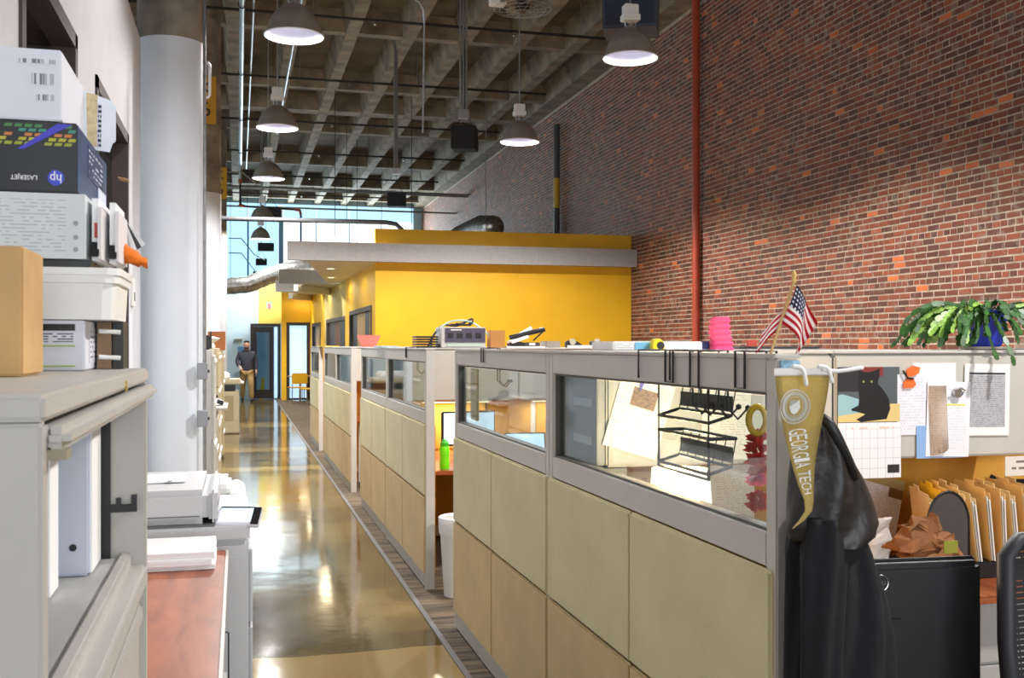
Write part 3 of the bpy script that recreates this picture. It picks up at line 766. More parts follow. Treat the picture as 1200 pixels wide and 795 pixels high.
# cross walls of the cubicles
XE = 3.62
def cross_wall(y, label):
    t = thing('cubicle_cross_wall', label, 'partition', ((XP + PT + XE) / 2, y, 0), group='cubicle cross walls')
    xa = XP + PT + .002
    for x in (xa, (xa + XE) / 2, XE - .05): obj('post', B(x, x + .05, y - .03, y + .03, 0, ZT - .012), m_frame, t, bev=.003)
    obj('top_cap', B(xa, XE, y - .034, y + .034, ZT - .012, ZT), m_frame, t, bev=.003)
    obj('base_rail', B(xa, XE, y - .028, y + .028, .012, .1), m_frame, t)
    n = 2; seg = (XE - xa) / n
    for k in range(n):
        a, b = xa + k * seg + .045, xa + (k + 1) * seg - (.0 if k == 0 else .045)
        for z0, z1 in ((.105, .74), (.745, 1.17), (1.175, 1.585)):
            obj('tack_panel', B(a, b, y - .036, y - .01, z0, z1), m_tack, t, bev=.004)
            obj('tack_panel', B(a, b, y + .01, y + .036, z0, z1), m_tack, t, bev=.004)
    return t
cross_wall(3.98, 'cubicle cross wall carrying the bins with the calendar and papers')
cross_wall(8.68, 'cubicle cross wall behind the lit computer screen and green bottle')
cross_wall(13.37, 'cubicle cross wall third from the camera')
cross_wall(18.06, 'farthest cubicle cross wall before the yellow room')
# spine behind the cubicles
bm = NB(); box(bm, XE + .0, XE + .06, 3.0, 18.1, 0, ZT - .002)
t = thing('cubicle_spine', 'long back partition closing the cubicles towards the brick wall', 'partition', (XE + .03, 10.5, 0))
obj('frame', bm, m_frame, t)
for k in range(8): obj('tack_panel', B(XE - .012, XE + .01, 3.05 + k * 1.88, 3.05 + k * 1.88 + 1.84, .11, 1.57), m_tack, t, bev=.004)

# overhead bins
def bin_unit(x0, x1, y, label):
    t = thing('overhead_bin', label, 'cabinet', ((x0 + x1) / 2, y, 1.17), group='overhead bins on the cross walls')
    yb = y - .04; yf = y - .38
    obj('body', B(x0 + .004, x1 - .004, yf + .02, yb, 1.18, 1.588), m_bin, t, bev=.004)
    obj('door', B(x0 + .004, x1 - .004, yf - .004, yf + .018, 1.172, 1.58), m_bin, t, bev=.008)
    obj('top_trim', B(x0, x1, yf - .006, yb, 1.588, 1.6), m_frame, t, bev=.003)
    return t
bin_unit(1.3, 2.24, 3.98, 'overhead bin door lit by the desk lamp, a tilted sheet taped on it')
bin_unit(2.24, 3.19, 3.98, 'overhead bin with the cat calendar and papers on its door')
bin_unit(1.3, 2.24, 8.68, 'grey overhead bin above the lit screen in the second cubicle')
bin_unit(2.24, 3.19, 8.68, 'grey overhead bin right of the one above the lit screen')
bin_unit(1.3, 2.24, 13.37, 'overhead bin behind the glass of the fifth partition')
bin_unit(2.24, 3.19, 13.37, 'overhead bin on the third cross wall farther from the aisle')

# task lights under the bins of the second cubicle, assumed from the bright wall
for x0, lab in ((1.45, 'slim task light under the bin above the lit screen'), (2.4, 'slim task light under the neighbouring bin of the second cubicle')):
    t = thing('task_light', lab, 'light', (x0 + .3, 8.5, 1.14), group='task lights under bins')
    obj('housing', B(x0, x0 + .6, 8.46, 8.54, 1.15, 1.172), m_wht, t, bev=.004)
    obj('tube', B(x0 + .02, x0 + .58, 8.48, 8.52, 1.145, 1.15), m_down, t)
    l = bpy.data.lights.new('task_light_beam', 'AREA'); l.shape = 'RECTANGLE'; l.size = .56; l.size_y = .05; l.energy = 6; l.color = (1, .9, .72)
    lo = bpy.data.objects.new('task_light_beam', l); COL.objects.link(lo); lo.parent = t; lo.location = (0, 0, .0)
# desks
def desk(poly, label, z=.73, legs=()):
    t = thing('desk', label, 'desk', (poly[0][0], poly[0][1], 0), group='cherry desks in the cubicles')
    obj('desk_top', prism(NB(), poly, z - .03, z), m_wood, t, bev=.004)
    for x, y in legs: obj('leg', B(x - .02, x + .02, y - .02, y + .02, .004, z - .03), m_frame, t)
    return t
XI = XP + PT + .012
desk([(XI, 2.2), (1.87, 2.2), (1.87, 3.15), (XE - .02, 3.15), (XE - .02, 3.93), (XI, 3.93)], 'cherry corner desk in the nearest cubicle under the bags and files', legs=((1.83, 2.26), (1.32, 2.26), (3.5, 3.25), (1.83, 3.1)))
desk([(XI, 7.25), (XI + .55, 7.25), (2.3, 7.8), (XE - .02, 7.8), (XE - .02, 8.62), (XI, 8.62)], 'cherry desk with the green bottle in the second cubicle', legs=((1.32, 7.32), (3.4, 7.9)))
desk([(XI, 12.3), (XE - .02, 12.3), (XE - .02, 13.3), (XI, 13.3)], 'cherry desk in the third cubicle, hidden behind the fifth partition', legs=((1.4, 12.4), (3.4, 12.4)))
# pedestal under the near desk
t = thing('pedestal', 'grey drawer pedestal under the nearest desk beside the mesh chair', 'cabinet', (2.82, 3.5, 0))
obj('body', B(2.6, 3.05, 3.25, 3.85, .005, .69), m_cab, t, bev=.004)
for z0, z1 in ((.04, .24), (.25, .45), (.46, .68)):
    d = obj('drawer', B(2.61, 3.04, 3.232, 3.25, z0, z1), m_cab, t, bev=.004)
    obj('handle', B(2.74, 2.91, 3.222, 3.233, z1 - .05, z1 - .035), m_gask, d)

# ------------------------------------------------------------------ inside the nearest cubicle, behind the window
t = thing('desk_lamp', 'glowing white drum desk lamp behind the nearest partition window', 'lamp', (1.42, 3.2, .73))
obj('lamp_base', lathe(NB(), [(.07, 0), (.07, .015), (.015, .03), (.012, .3)], (1.42, 3.2, .73), 20, True), m_chrome, t, smooth='auto')
obj('lamp_shade', lathe(NB(), [(.11, .27), (.095, .48)], (1.42, 3.2, .73), 32), m_shade, t, smooth=True)
obj('lamp_bulb', lathe(NB(), [(.0, .36), (.03, .37), (.03, .4), (.0, .43)], (1.42, 3.2, .73), 12), m_shade, t, smooth=True)
l = bpy.data.lights.new('desk_lamp_light', 'POINT'); l.energy = 15; l.color = (1, .68, .34); l.shadow_soft_size = .07
lo = bpy.data.objects.new('desk_lamp_light', l); COL.objects.link(lo); lo.parent = t; lo.location = (0, 0, .52)
# sheet taped on the bin
def sheet(name, x, y, z, w, h, tilt, mat, label, cat='paper', group=None, th=.0012, lean=0):
    t = thing(name, label, cat, (x, y, z), group=group); LOCAL.add(t.name)
    t.rotation_euler = (lean, tilt, 0)
    obj('sheet', B(-w / 2, w / 2, -th, 0, -h / 2, h / 2), mat, t)
    return t
pm1 = print_mat('form_print', (246, 243, 236), (214, 204, 190), 34, 10, .08, .35, .3)
s = sheet('taped_sheet', 1.43, 3.592, 1.36, .216, .279, R(17), pm1, 'white sheet taped at a tilt to the lit bin behind the window')
obj('picture_print', B(-.05, .05, -.002, -.001, .03, .1), print_mat('photo_print', (150, 116, 82), (84, 62, 48), 12, 6, .02, .6, .5), s)
obj('clip', prism_xz(NB(), [(-.045, .15), (-.01, .15), (-.025, .085)], -.006, -.001), M('blue_clip', (82, 84, 190), .4), s)
# grey slotted organiser standing beside the bin
t = thing('slotted_locker', 'grey slotted organiser seen at the left edge of the nearest window', 'cabinet', (1.355, 3.8, .73))
obj('body', B(1.285, 1.395, 3.62, 3.93, .732, 1.165), M('organiser_grey', (160, 158, 152), .5), t, bev=.004)
for k in range(3): obj('slot_front', B(1.292, 1.388, 3.605, 3.62, .78 + k * .13, .87 + k * .13), M('organiser_front', (158, 156, 150), .45), t, bev=.004)
t = thing('wall_tray', 'grey slatted wall tray hanging above the organiser behind the window', 'tray', (1.283, 3.75, 1.2))
obj('tray_back', B(1.268, 1.299, 3.6, 3.93, 1.18, 1.55), MATS['organiser_grey'], t, bev=.003)
for k in range(2): obj('tray_lip', B(1.2625, 1.2675, 3.66, 3.86, 1.25 + k * .14, 1.28 + k * .14), m_wht, t, bev=.001)
# wire file rack hung over the partition top
r_ = .0035
def wire(pts, r=r_): return tube(NB(), pts, r, 6)
t = thing('wire_file_rack', 'black wire file rack hung behind the nearest window', 'rack', (1.3, 2.85, 1.2))
xw = XI + .012
def ring(pts): return tube(NB(), pts, .005, 6, closed=True)
ya, yb_ = 2.7, 3.06
obj('back_frame', ring([(xw, ya, 1.55), (xw, yb_, 1.55), (xw, yb_, 1.24), (xw, ya, 1.24)]), m_blackm, t)
for k, zb in enumerate((1.4, 1.255)):
    p = obj('pocket', ring([(xw, ya, zb), (xw, yb_, zb), (xw + .07, yb_, zb + .02), (xw + .07, ya, zb + .02)]), m_blackm, t)
    obj('pocket_rim', ring([(xw, ya, zb + .1), (xw, yb_, zb + .1), (xw + .085, yb_, zb + .1), (xw + .085, ya, zb + .1)]), m_blackm, p)
    for yy in [ya + (yb_ - ya) * q / 6 for q in range(7)]: obj('pocket_wire', wire([(xw + .07, yy, zb + .02), (xw + .085, yy, zb + .1)], .002), m_blackm, p)
    obj('mesh_front', B(xw + .074, xw + .076, ya, yb_, zb + .03, zb + .075), M('dark_mesh', (70, 66, 62), .6), p)
for yy in (2.76, 3.0):
    obj('hanger', wire([(xw, yy, 1.545), (xw, yy, 1.606), (XP - .008, yy, 1.606), (XP - .008, yy, 1.52)]), m_blackm, t)
# coat hooks over the top of the partition
def over_hook(y, w, zo, zi, label):
    t = thing('wire_hook', label, 'hook', (1.23, y, 1.6), group='black wire hooks over the partition')
    xo = XP - .006; xi = XI + .008
    obj('outer_loop', wire([(XP + .03, y - w / 2, 1.606), (xo, y - w / 2, 1.606), (xo, y - w / 2, zo), (xo, y + w / 2, zo), (xo, y + w / 2, 1.606), (XP + .03, y + w / 2, 1.606)]), m_blackm, t)
    for s in (-1, 1):
        h = obj('inner_hook', wire([(XP + .03, y + s * w / 2, 1.606), (xi, y + s * w / 2, 1.606), (xi, y + s * w / 2, zi), (xi + .03, y + s * w / 2, zi - .03), (xi + .06, y + s * w / 2, zi)]), m_blackm, t)
        obj('knob', lathe(NB(), [(0, -.009), (.008, -.004), (.008, .004), (0, .009)], (xi + .06, y + s * w / 2, zi), 10), m_blackm, h, smooth=True)
over_hook(2.77, .055, 1.515, 1.45, 'wire double hook over the nearest partition below the pink pouch')
over_hook(2.6, .055, 1.505, 1.45, 'wire double hook over the nearest partition right of the pink pouch')
over_hook(2.335, .05, 1.515, 1.46, 'wire double hook over the nearest partition closest to the flag')
over_hook(5.13, .05, 1.535, 1.44, 'small wire hook over the second partition near the black boxes')
over_hook(7.6, .045, 1.53, 1.44, 'small wire hook over the partition past the white bin')
# garland of red flowers with a yellow ring
m_redf = M('red_paper', (206, 52, 34), .8, var=.15, scale=30)
t = thing('paper_garland', 'red paper flower garland with a yellow ring behind the nearest window', 'garland', (1.34, 2.53, 1.1))
obj('yellow_ring', tube(NB(), [(1.345 + .02 * math.cos(a * PI / 9), 2.53 - .0107 * math.cos(a * PI / 9), 1.42 + .036 * math.sin(a * PI / 9)) for a in range(18)], .009, 8, closed=True), M('yellow_plastic', (232, 176, 36), .4), t, smooth=True)
rn = random.Random(3)
for k, zc in enumerate([1.375, 1.345, 1.315, 1.285, 1.26, 1.215, 1.19]):
    bm = NB()
    for a in range(11):
        an = a * 2 * PI / 11 + rn.uniform(-.2, .2); L = rn.uniform(.026, .042)
        d = Vector((.88 * math.cos(an), -.47 * math.cos(an), .6 * math.sin(an))); n = Vector((-.6 * math.sin(an), .32 * math.sin(an), .8 * math.cos(an)))
        c = Vector((1.345, 2.53, zc)); v = [bm.verts.new(p) for p in (c + n * .006 + Vector((-.004, .002, 0)), c + d * L * .6 + n * .012, c + d * L, c + d * L * .6 - n * .008, c - n * .006 + Vector((.004, 0, .003)))]
        bm.faces.new((v[0], v[1], v[3], v[4])); bm.faces.new((v[1], v[2], v[3]))
    geo = bmesh.ops.solidify(bm, geom=bm.faces[:], thickness=.0015)
    obj('paper_flower', bm, m_redf if k != 4 else M('pink_paper', (236, 120, 150), .8), t)
# papers and dark box on the desk behind the window
sheet('pinned_sheet', 1.78, 3.592, 1.33, .2, .279, R(2), print_mat('letter_print', (240, 232, 220), (206, 196, 184), 30, 10, .09, .35, .45), 'typed sheet on the lit bin behind the wire rack')
sheet('pinned_sheet', 1.62, 3.938, .98, .2, .26, R(0), print_mat('memo_print', (224, 196, 160), (150, 124, 96), 24, 9, .09, .4, .45), 'tan typed sheet under the bin beside the lamp')
sheet('pinned_sheet', 1.98, 3.938, .99, .2, .27, R(0), print_mat('letter_print', (240, 232, 220), (170, 160, 150)), 'typed sheet under the bin left of the garland')
tag(obj('pencil_cup', lathe(NB(), [(.045, 0), (.05, .14), (.044, .14), (.04, .01)], (1.83, 3.6, .732), 18, True), m_blackp, smooth='auto'), 'black cup standing on the desk behind the garland', 'cup')
# sheet in a dark holder inside the second partition window
t = thing('sign_holder', 'white ruled strip in a dark holder behind the second partition window', 'holder', (1.3, 5.68, 1.2))
obj('holder_frame', B(XI + .004, XI + .018, 5.62, 5.77, 1.2, 1.49), m_blackp, t, bev=.003)
obj('strip', B(XI, XI + .004, 5.632, 5.758, 1.21, 1.48), print_mat('strip_print', (214, 208, 214), (140, 134, 150), 8, 2, .05, .12, .9, ax=(1, 2)), t)
t = thing('sign_holder', 'white strip in a dark holder behind the fourth partition window', 'holder', (1.3, 10.4, 1.2))
obj('holder_frame', B(XI + .004, XI + .018, 10.3, 10.48, 1.2, 1.48), m_blackp, t, bev=.003)
obj('strip', B(XI, XI + .004, 10.315, 10.465, 1.21, 1.47), MATS['strip_print'], t)

# ------------------------------------------------------------------ second cubicle: screen, bottle, bin
def monitor(x, y, z, w, h, rotz, label, lit=True):
    t = thing('monitor', label, 'monitor', (x, y, z), rotz)
    obj('casing', B(-w / 2, w / 2, -.02, .02, .1, .1 + h), m_blackp, t, bev=.008)
    obj('screen', B(-w / 2 + .012, w / 2 - .012, -.023, -.019, .115, .1 + h - .012), m_screen if lit else m_blackm, t)
    obj('neck', B(-.035, .035, .01, .05, .01, .2), m_blackp, t, bev=.006)
    obj('foot', lathe(NB(), [(.1, 0), (.1, .008), (.03, .018)], (0, .03, 0), 24, True, True), m_blackp, t)
    return t
monitor(1.76, 8.05, .73, .44, .27, R(6), 'lit pale blue computer screen in the second cubicle')
t = thing('laptop', 'open laptop with a blue screen at the right of the second cubicle', 'laptop', (2.15, 7.75, .73), R(-5))
obj('base', B(-.16, .16, -.22, .0, .0, .018), m_blackp, t, bev=.004)
bm = NB(); box(bm, -.16, .16, -.004, .004, 0, .2, Matrix.Translation((0, .0, .018)) @ Matrix.Rotation(R(-15), 4, 'X')); obj('lid', bm, m_blackp, t)
bm = NB(); box(bm, -.15, .15, -.006, -.004, .01, .19, Matrix.Translation((0, .0, .018)) @ Matrix.Rotation(R(-15), 4, 'X')); obj('screen', bm, m_screen, t)
t = thing('water_bottle', 'bright green plastic water bottle on the cherry desk', 'bottle', (1.435, 7.36, .73))
m_green = M('lime_plastic_glow', (112, 228, 28), .25, emit=.12)  # faint glow put into the plastic, nothing inside is lit
obj('bottle_body', lathe(NB(), [(.033, 0), (.036, .01), (.036, .06), (.032, .08), (.036, .1), (.036, .15), (.03, .165)], (1.435, 7.36, .731), 20, True, True), m_green, t, smooth='auto')
obj('bottle_cap', lathe(NB(), [(.031, .165), (.031, .19), (.02, .2), (.016, .212)], (1.435, 7.36, .731), 20, True, True), M('green_cap', (60, 190, 40), .4), t, smooth='auto')
t = thing('waste_bin', 'white plastic waste bin in the gap between the partitions', 'bin', (1.4, 6.6, 0))
obj('bin_body', lathe(NB(), [(.115, .006), (.145, .5), (.138, .5), (.108, .02), (0, .02)], (1.4, 6.6, 0), 32, True), m_wht, t, smooth='auto')
obj('bin_liner', lathe(NB(), [(.149, .41), (.151, .47), (.152, .51), (.145, .515), (.139, .49)], (1.4, 6.6, 0), 24), M('bin_liner', (238, 238, 240), .35, bump=.5, bscale=30), t, smooth=True)
bm = NB(); tube(bm, [(1.62, 8.58, .73), (1.62, 8.58, 1.17)], .006, 6)
tag(obj('cable', tube(NB(), [(2.04, 8.62, .75), (2.04, 8.62, 1.17)], .008, 6), m_blackp), 'black cable running up the gold cubicle wall beside the screen', 'cable')
bm.free()
# dark jacket edge on a chair in that cubicle
def task_chair(x, y, rz, label, mesh_back=True):
    t = thing('office_chair', label, 'chair', (x, y, 0), rz)
    bm = NB(); prism(bm, [(-.24, -.2), (.24, -.2), (.25, .18), (.2, .25), (-.2, .25), (-.25, .18)], .44, .51); obj('seat', bm, M('chair_fabric', (34, 34, 38), .9, bump=.2, bscale=200), t, bev=.02)
    fr = [(-.215, .64), (-.235, .7), (-.24, .9), (-.22, 1.1), (-.18, 1.135), (.18, 1.135), (.22, 1.1), (.24, .9), (.235, .7), (.215, .64), (.15, .61), (-.15, .61)]
    def yb(z): return -.25 - .03 * math.cos((z - .6) * 4)
    b = obj('backrest', tube(NB(), [(a, yb(z), z) for a, z in fr], .022, 8, closed=True), M('chair_frame_plastic', (40, 42, 48), .5), t, smooth=True)
    bm = NB(); zs = [.63 + .5 * k / 36 for k in range(37)]
    for z in zs:
        w = .2 if z < .66 or z > 1.1 else .222
        box(bm, -w, w, yb(z) - .001, yb(z) + .001, z - .0057, z + .0057)
    obj('back_mesh', bm, M('black_mesh_strands', (36, 37, 40), .7), b)
    bm = NB()
    for k in range(15):
        xx = -.2 + .4 * k / 14; tube(bm, [(xx, yb(z) + .002, z) for z in (.64, .8, .95, 1.1)], .0025, 4)
    obj('back_mesh_warp', bm, MATS['black_mesh_strands'], b)
    obj('back_spine', tube(NB(), [(0, -.05, .43), (0, -.27, .46), (0, -.31, .6), (0, -.31, .95)], .022, 8), MATS['chair_frame_plastic'], t, smooth=True)
    obj('gas_lift', lathe(NB(), [(.025, .1), (.025, .44)], seg=14), m_chrome, t, smooth=True)
    for k in range(5):
        a = k * 2 * PI / 5 + .3; c, s = math.cos(a), math.sin(a)
        g = obj('foot_spoke', tube(NB(), [(0, 0, .12), (.29 * c, .29 * s, .075)], [.03, .018], 8), MATS['chair_frame_plastic'], t, smooth=True)
        obj('castor', tube(NB(), [(.29 * c - .02 * s, .29 * s + .02 * c, .032), (.29 * c + .02 * s, .29 * s - .02 * c, .032)], .028, 12), m_blackp, g, smooth='auto')
    return t
task_chair(2.03, 2.42, R(4), 'black mesh office chair cut by the right edge of the picture')
task_chair(2.5, 6.6, R(-35), 'dark office chair standing inside the second cubicle')

# ------------------------------------------------------------------ things on top of the partitions
ZS1 = 1.601
t = thing('power_unit', 'grey electronic unit with a dark front on the second cubicle shelf', 'device', (1.8, 8.45, ZS1))
obj('case', B(1.6, 1.975, 8.36, 8.6, ZS1, 1.77), M('unit_grey', (200, 198, 196), .5), t, bev=.006)
f = obj('front_plate', B(1.635, 1.97, 8.352, 8.36, ZS1 + .045, 1.762), M('unit_dark', (78, 74, 92), .5), t)
for k in range(4):
    obj('socket', B(1.655 + k * .078, 1.7 + k * .078, 8.347, 8.353, ZS1 + .08, ZS1 + .12), m_blackp, f)
obj('name_strip', B(1.68, 1.77, 8.347, 8.353, 1.742, 1.752), m_wht, f)
obj('label_strip', B(1.65, 1.94, 8.353, 8.36, ZS1 + .01, ZS1 + .036), M('pale_label', (190, 206, 196), .6), t)
t = thing('cable_coil', 'black and pale cables looped over the grey electronic unit', 'cable', (1.75, 8.45, 1.6))
def arc(pts, n=24):
    out = []
    P = [Vector(pts[0])] + [Vector(p) for p in pts] + [Vector(pts[-1])]
    for i in range(1, len(P) - 2):
        for k in range(n // (len(P) - 3) + 1):
            s_ = k / (n // (len(P) - 3) + 1); p0, p1, p2, p3 = P[i - 1], P[i], P[i + 1], P[i + 2]
            out.append(.5 * ((2 * p1) + (p2 - p0) * s_ + (2 * p0 - 5 * p1 + 4 * p2 - p3) * s_ ** 2 + (3 * p1 - p0 - 3 * p2 + p3) * s_ ** 3))
    return out + [P[-1]]
obj('pale_cable', tube(NB(), arc([(1.53, 8.42, 1.607), (1.55, 8.42, 1.7), (1.68, 8.44, 1.81), (1.85, 8.45, 1.82), (1.98, 8.43, 1.74), (2.1, 8.4, 1.61)], 40), .007, 6), M('pale_cable', (168, 196, 190), .5), t, smooth=True)
obj('dark_cable', tube(NB(), arc([(1.5, 8.4, 1.605), (1.56, 8.42, 1.72), (1.64, 8.46, 1.785), (1.76, 8.46, 1.785), (1.88, 8.46, 1.84), (1.86, 8.44, 1.79), (1.74, 8.44, 1.8)], 48), .009, 6), m_blackp, t, smooth=True)
obj('dark_cable', tube(NB(), arc([(1.68, 8.5, 1.785), (1.78, 8.5, 1.8), (1.87, 8.5, 1.825), (1.84, 8.47, 1.79), (1.7, 8.47, 1.795)], 36), .007, 6), m_blackp, t, smooth=True)
t = thing('wire_tray', 'black stacked letter tray at the left of the grey electronic unit', 'tray', (1.5, 8.45, ZS1))
for k in range(5): obj('tray_layer', NBframe(1.4, 1.62, 8.36, 8.6, ZS1 + k * .02, ZS1 + k * .02 + .016, .004) if False else B(1.4, 1.58 if k else 1.59, 8.36, 8.6, ZS1 + .0005 + k * .02, ZS1 + k * .02 + .015), m_blackp, t, bev=.004)
tag(obj('cardboard_box', B(2.02, 2.145, 8.38, 8.5, ZS1, 1.745), M('brown_box', (188, 132, 74), .85), bev=.003), 'small brown cardboard box right of the grey electronic unit', 'box')
t = thing('desk_clutter_pile', 'heap of black handset parts and papers on the second cubicle shelf', 'pile', (2.35, 8.45, ZS1))
obj('paper_base', B(2.15, 2.48, 8.34, 8.6, ZS1, ZS1 + .012), m_paper, t)
obj('black_case', B(2.19, 2.3, 8.38, 8.5, ZS1 + .012, 1.65), m_blackp, t, bev=.006)
obj('folded_papers', box(NB(), -.08, .08, -.05, .05, 0, .02, Matrix.Translation((2.27, 8.42, 1.66)) @ Euler((0, R(-18), .2)).to_matrix().to_4x4()), m_paper, t)
obj('black_tube', tube(NB(), [(2.2, 8.44, 1.685), (2.5, 8.42, 1.755)], .02, 10), m_blackp, t, smooth='auto')
obj('tube_arm', tube(NB(), [(2.5, 8.42, 1.75), (2.4, 8.42, 1.66)], .007, 6), m_blackp, t)
obj('white_roll', tube(NB(), [(2.28, 8.47, 1.7), (2.4, 8.47, 1.765)], .018, 8), m_paper, t)
obj('grey_case', B(2.31, 2.45, 8.38, 8.48, ZS1 + .012, 1.645), M('dark_grey_case', (62, 62, 66), .5), t, bev=.006)
obj('white_plug', B(2.35, 2.4, 8.36, 8.378, 1.62, 1.64), m_wht, t)
tag(obj('booklet', B(2.5, 2.62, 8.36, 8.55, ZS1, 1.655), M('grey_book', (150, 142, 132), .6), bev=.003), 'grey stack of booklets at the right of the clutter heap', 'book')
for k, (x, lab) in enumerate(((2.76, 'black tape dispenser left one of two on the far shelf'), (2.98, 'black tape dispenser right one of two on the far shelf'))):
    tt = thing('tape_dispenser', lab, 'dispenser', (x, 8.45, ZS1), group='black dispensers')
    prism_b = prism_xz(NB(), [(x - .07, ZS1), (x + .07, ZS1), (x + .07, ZS1 + .025), (x + .02, ZS1 + .055), (x - .05, ZS1 + .06), (x - .07, ZS1 + .05)], 8.4, 8.46)
    obj('dispenser_body', prism_b, m_blackp, tt, bev=.004)
    obj('tape_roll', tube(NB(), [(x - .02, 8.392, ZS1 + .05), (x - .02, 8.4, ZS1 + .05)], .028, 16), M('tape_roll', (170, 160, 140), .5), tt)
tag(obj('loose_papers', B(2.68, 3.1, 8.3, 8.36, ZS1, ZS1 + .02), m_paper), 'loose white papers in front of the black dispensers', 'paper')
# near shelf: binders, tape, pink pouch
t = thing('binder', 'white binder lying on the nearest shelf, pale blue label on its spine', 'binder', (1.53, 3.78, ZS1))
obj('cover', B(1.352, 1.715, 3.66, 3.9, ZS1, ZS1 + .034), m_paper, t, bev=.003)
obj('spine_label', B(1.44, 1.52, 3.655, 3.66, ZS1 + .003, ZS1 + .031), M('sky_label', (120, 190, 226), .6), t)
obj('spine_lines', B(1.36, 1.43, 3.657, 3.66, ZS1 + .004, ZS1 + .03), print_mat('spine_print', (232, 232, 232), (160, 160, 160), 4, 3, .03, .3, .8), t)
tag(obj('blue_box', B(1.72, 1.755, 3.68, 3.8, ZS1, ZS1 + .034), M('navy_box', (40, 52, 110), .5), bev=.002), 'small navy box between the white binder and the pink pouch', 'box')
t = thing('tape_measure', 'yellow and black tape measure standing before the white binder', 'tape measure', (1.515, 3.61, ZS1))
bm = prism_xz(NB(), [(1.49, ZS1), (1.537, ZS1), (1.537, ZS1 + .02), (1.528, ZS1 + .04), (1.51, ZS1 + .046), (1.493, ZS1 + .036)], 3.602, 3.645); obj('casing', bm, M('tape_yellow', (226, 206, 20), .4), t, bev=.004)
obj('grip', tube(NB(), [(1.518, 3.598, ZS1 + .018), (1.518, 3.604, ZS1 + .018)], .015, 12), m_blackp, t)
m_pink = M('hot_pink_foam', (250, 84, 138), .75, var=.06)
rings = []
for k in range(25):
    z = ZS1 + .128 * k / 24; w = .045 - .009 * k / 24 + .004 * math.sin(k * 1.55); d = .026 + .004 * math.sin(k * 1.55 + .4)
    rings.append([(1.79 + w * math.copysign(abs(math.cos(a * PI / 10)) ** .6, math.cos(a * PI / 10)) + .004 * math.sin(z * 40), 3.66 + d * math.copysign(abs(math.sin(a * PI / 10)) ** .6, math.sin(a * PI / 10)), z) for a in range(20)])
tag(obj('quilted_pouch', loft(NB(), rings), m_pink, smooth=True), 'hot pink quilted pouch standing at the edge of the nearest shelf', 'pouch')
t = thing('shelf_basket', 'flat black wire basket and clip lying on top behind the wire hooks', 'basket', (1.95, 3.72, ZS1))
bm = NB()
for k in range(5): tube(bm, [(1.86, 3.64 + k * .05, ZS1 + .012), (2.2, 3.64 + k * .05, ZS1 + .012)], .003, 4)
obj('long_wires', bm, m_blackm, t)
for k in range(6): obj('cross_wire', tube(NB(), [(1.86 + k * .068, 3.64, ZS1 + .008), (1.86 + k * .068, 3.84, ZS1 + .008)], .003, 4), m_blackm, t)
obj('red_tag', B(1.9, 1.94, 3.65, 3.66, ZS1 + .016, ZS1 + .04), M('red_tag', (190, 70, 56), .6), t)
# flag
t = thing('desk_flag', 'small red white and blue striped flag on a stick at the partition end', 'flag', (1.245, 2.22, ZS1))
p0 = Vector((1.235, 2.26, 1.595)); p1 = Vector((1.285, 2.235, 1.772))
obj('stick', tube(NB(), [p0, p1], .0032, 8), M('light_wood', (214, 176, 112), .6), t, smooth='auto')
obj('gold_tip', lathe(NB(), [(.003, -.004), (.0065, .002), (.004, .008), (.0065, .014), (.005, .022), (0, .03)], tuple(p1), 10), M('gold_knob', (220, 186, 100), .35), t, smooth=True)
def flag_mat():
    m, nt, p = nodes_of('flag_print'); N = nt.nodes.new; L = nt.links.new
    uv = N('ShaderNodeUVMap'); uv.uv_map = 'UVMap'; sp = N('ShaderNodeSeparateXYZ'); L(uv.outputs[0], sp.inputs[0])
    def mth(op, a, b=None):
        n = N('ShaderNodeMath'); n.operation = op
        for i, v in enumerate((a, b)):
            if v is None: continue
            if isinstance(v, (int, float)): n.inputs[i].default_value = v
            else: L(v, n.inputs[i])
        return n.outputs[0]
    u, v = sp.outputs[0], sp.outputs[1]
    st = mth('LESS_THAN', mth('FRACT', mth('MULTIPLY', v, 6.5)), .5)
    mx = N('ShaderNodeMix'); mx.data_type = 'RGBA'; L(st, mx.inputs[0]); mx.inputs[6].default_value = rgb((236, 232, 232)); mx.inputs[7].default_value = rgb((196, 36, 58))
    can = mth('MULTIPLY', mth('LESS_THAN', u, .42), mth('GREATER_THAN', v, .462))
    su = mth('SUBTRACT', mth('FRACT', mth('MULTIPLY', u, 14)), .5); sv = mth('SUBTRACT', mth('FRACT', mth('MULTIPLY', v, 9.3)), .5)
    star = mth('LESS_THAN', mth('ADD', mth('MULTIPLY', su, su), mth('MULTIPLY', sv, sv)), .07)
    cm = N('ShaderNodeMix'); cm.data_type = 'RGBA'; L(star, cm.inputs[0]); cm.inputs[6].default_value = rgb((40, 44, 84)); cm.inputs[7].default_value = rgb((230, 232, 240))
    fx = N('ShaderNodeMix'); fx.data_type = 'RGBA'; L(can, fx.inputs[0]); L(mx.outputs[2], fx.inputs[6]); L(cm.outputs[2], fx.inputs[7])
    L(fx.outputs[2], p.inputs['Base Color']); p.inputs['Roughness'].default_value = .8
    return m
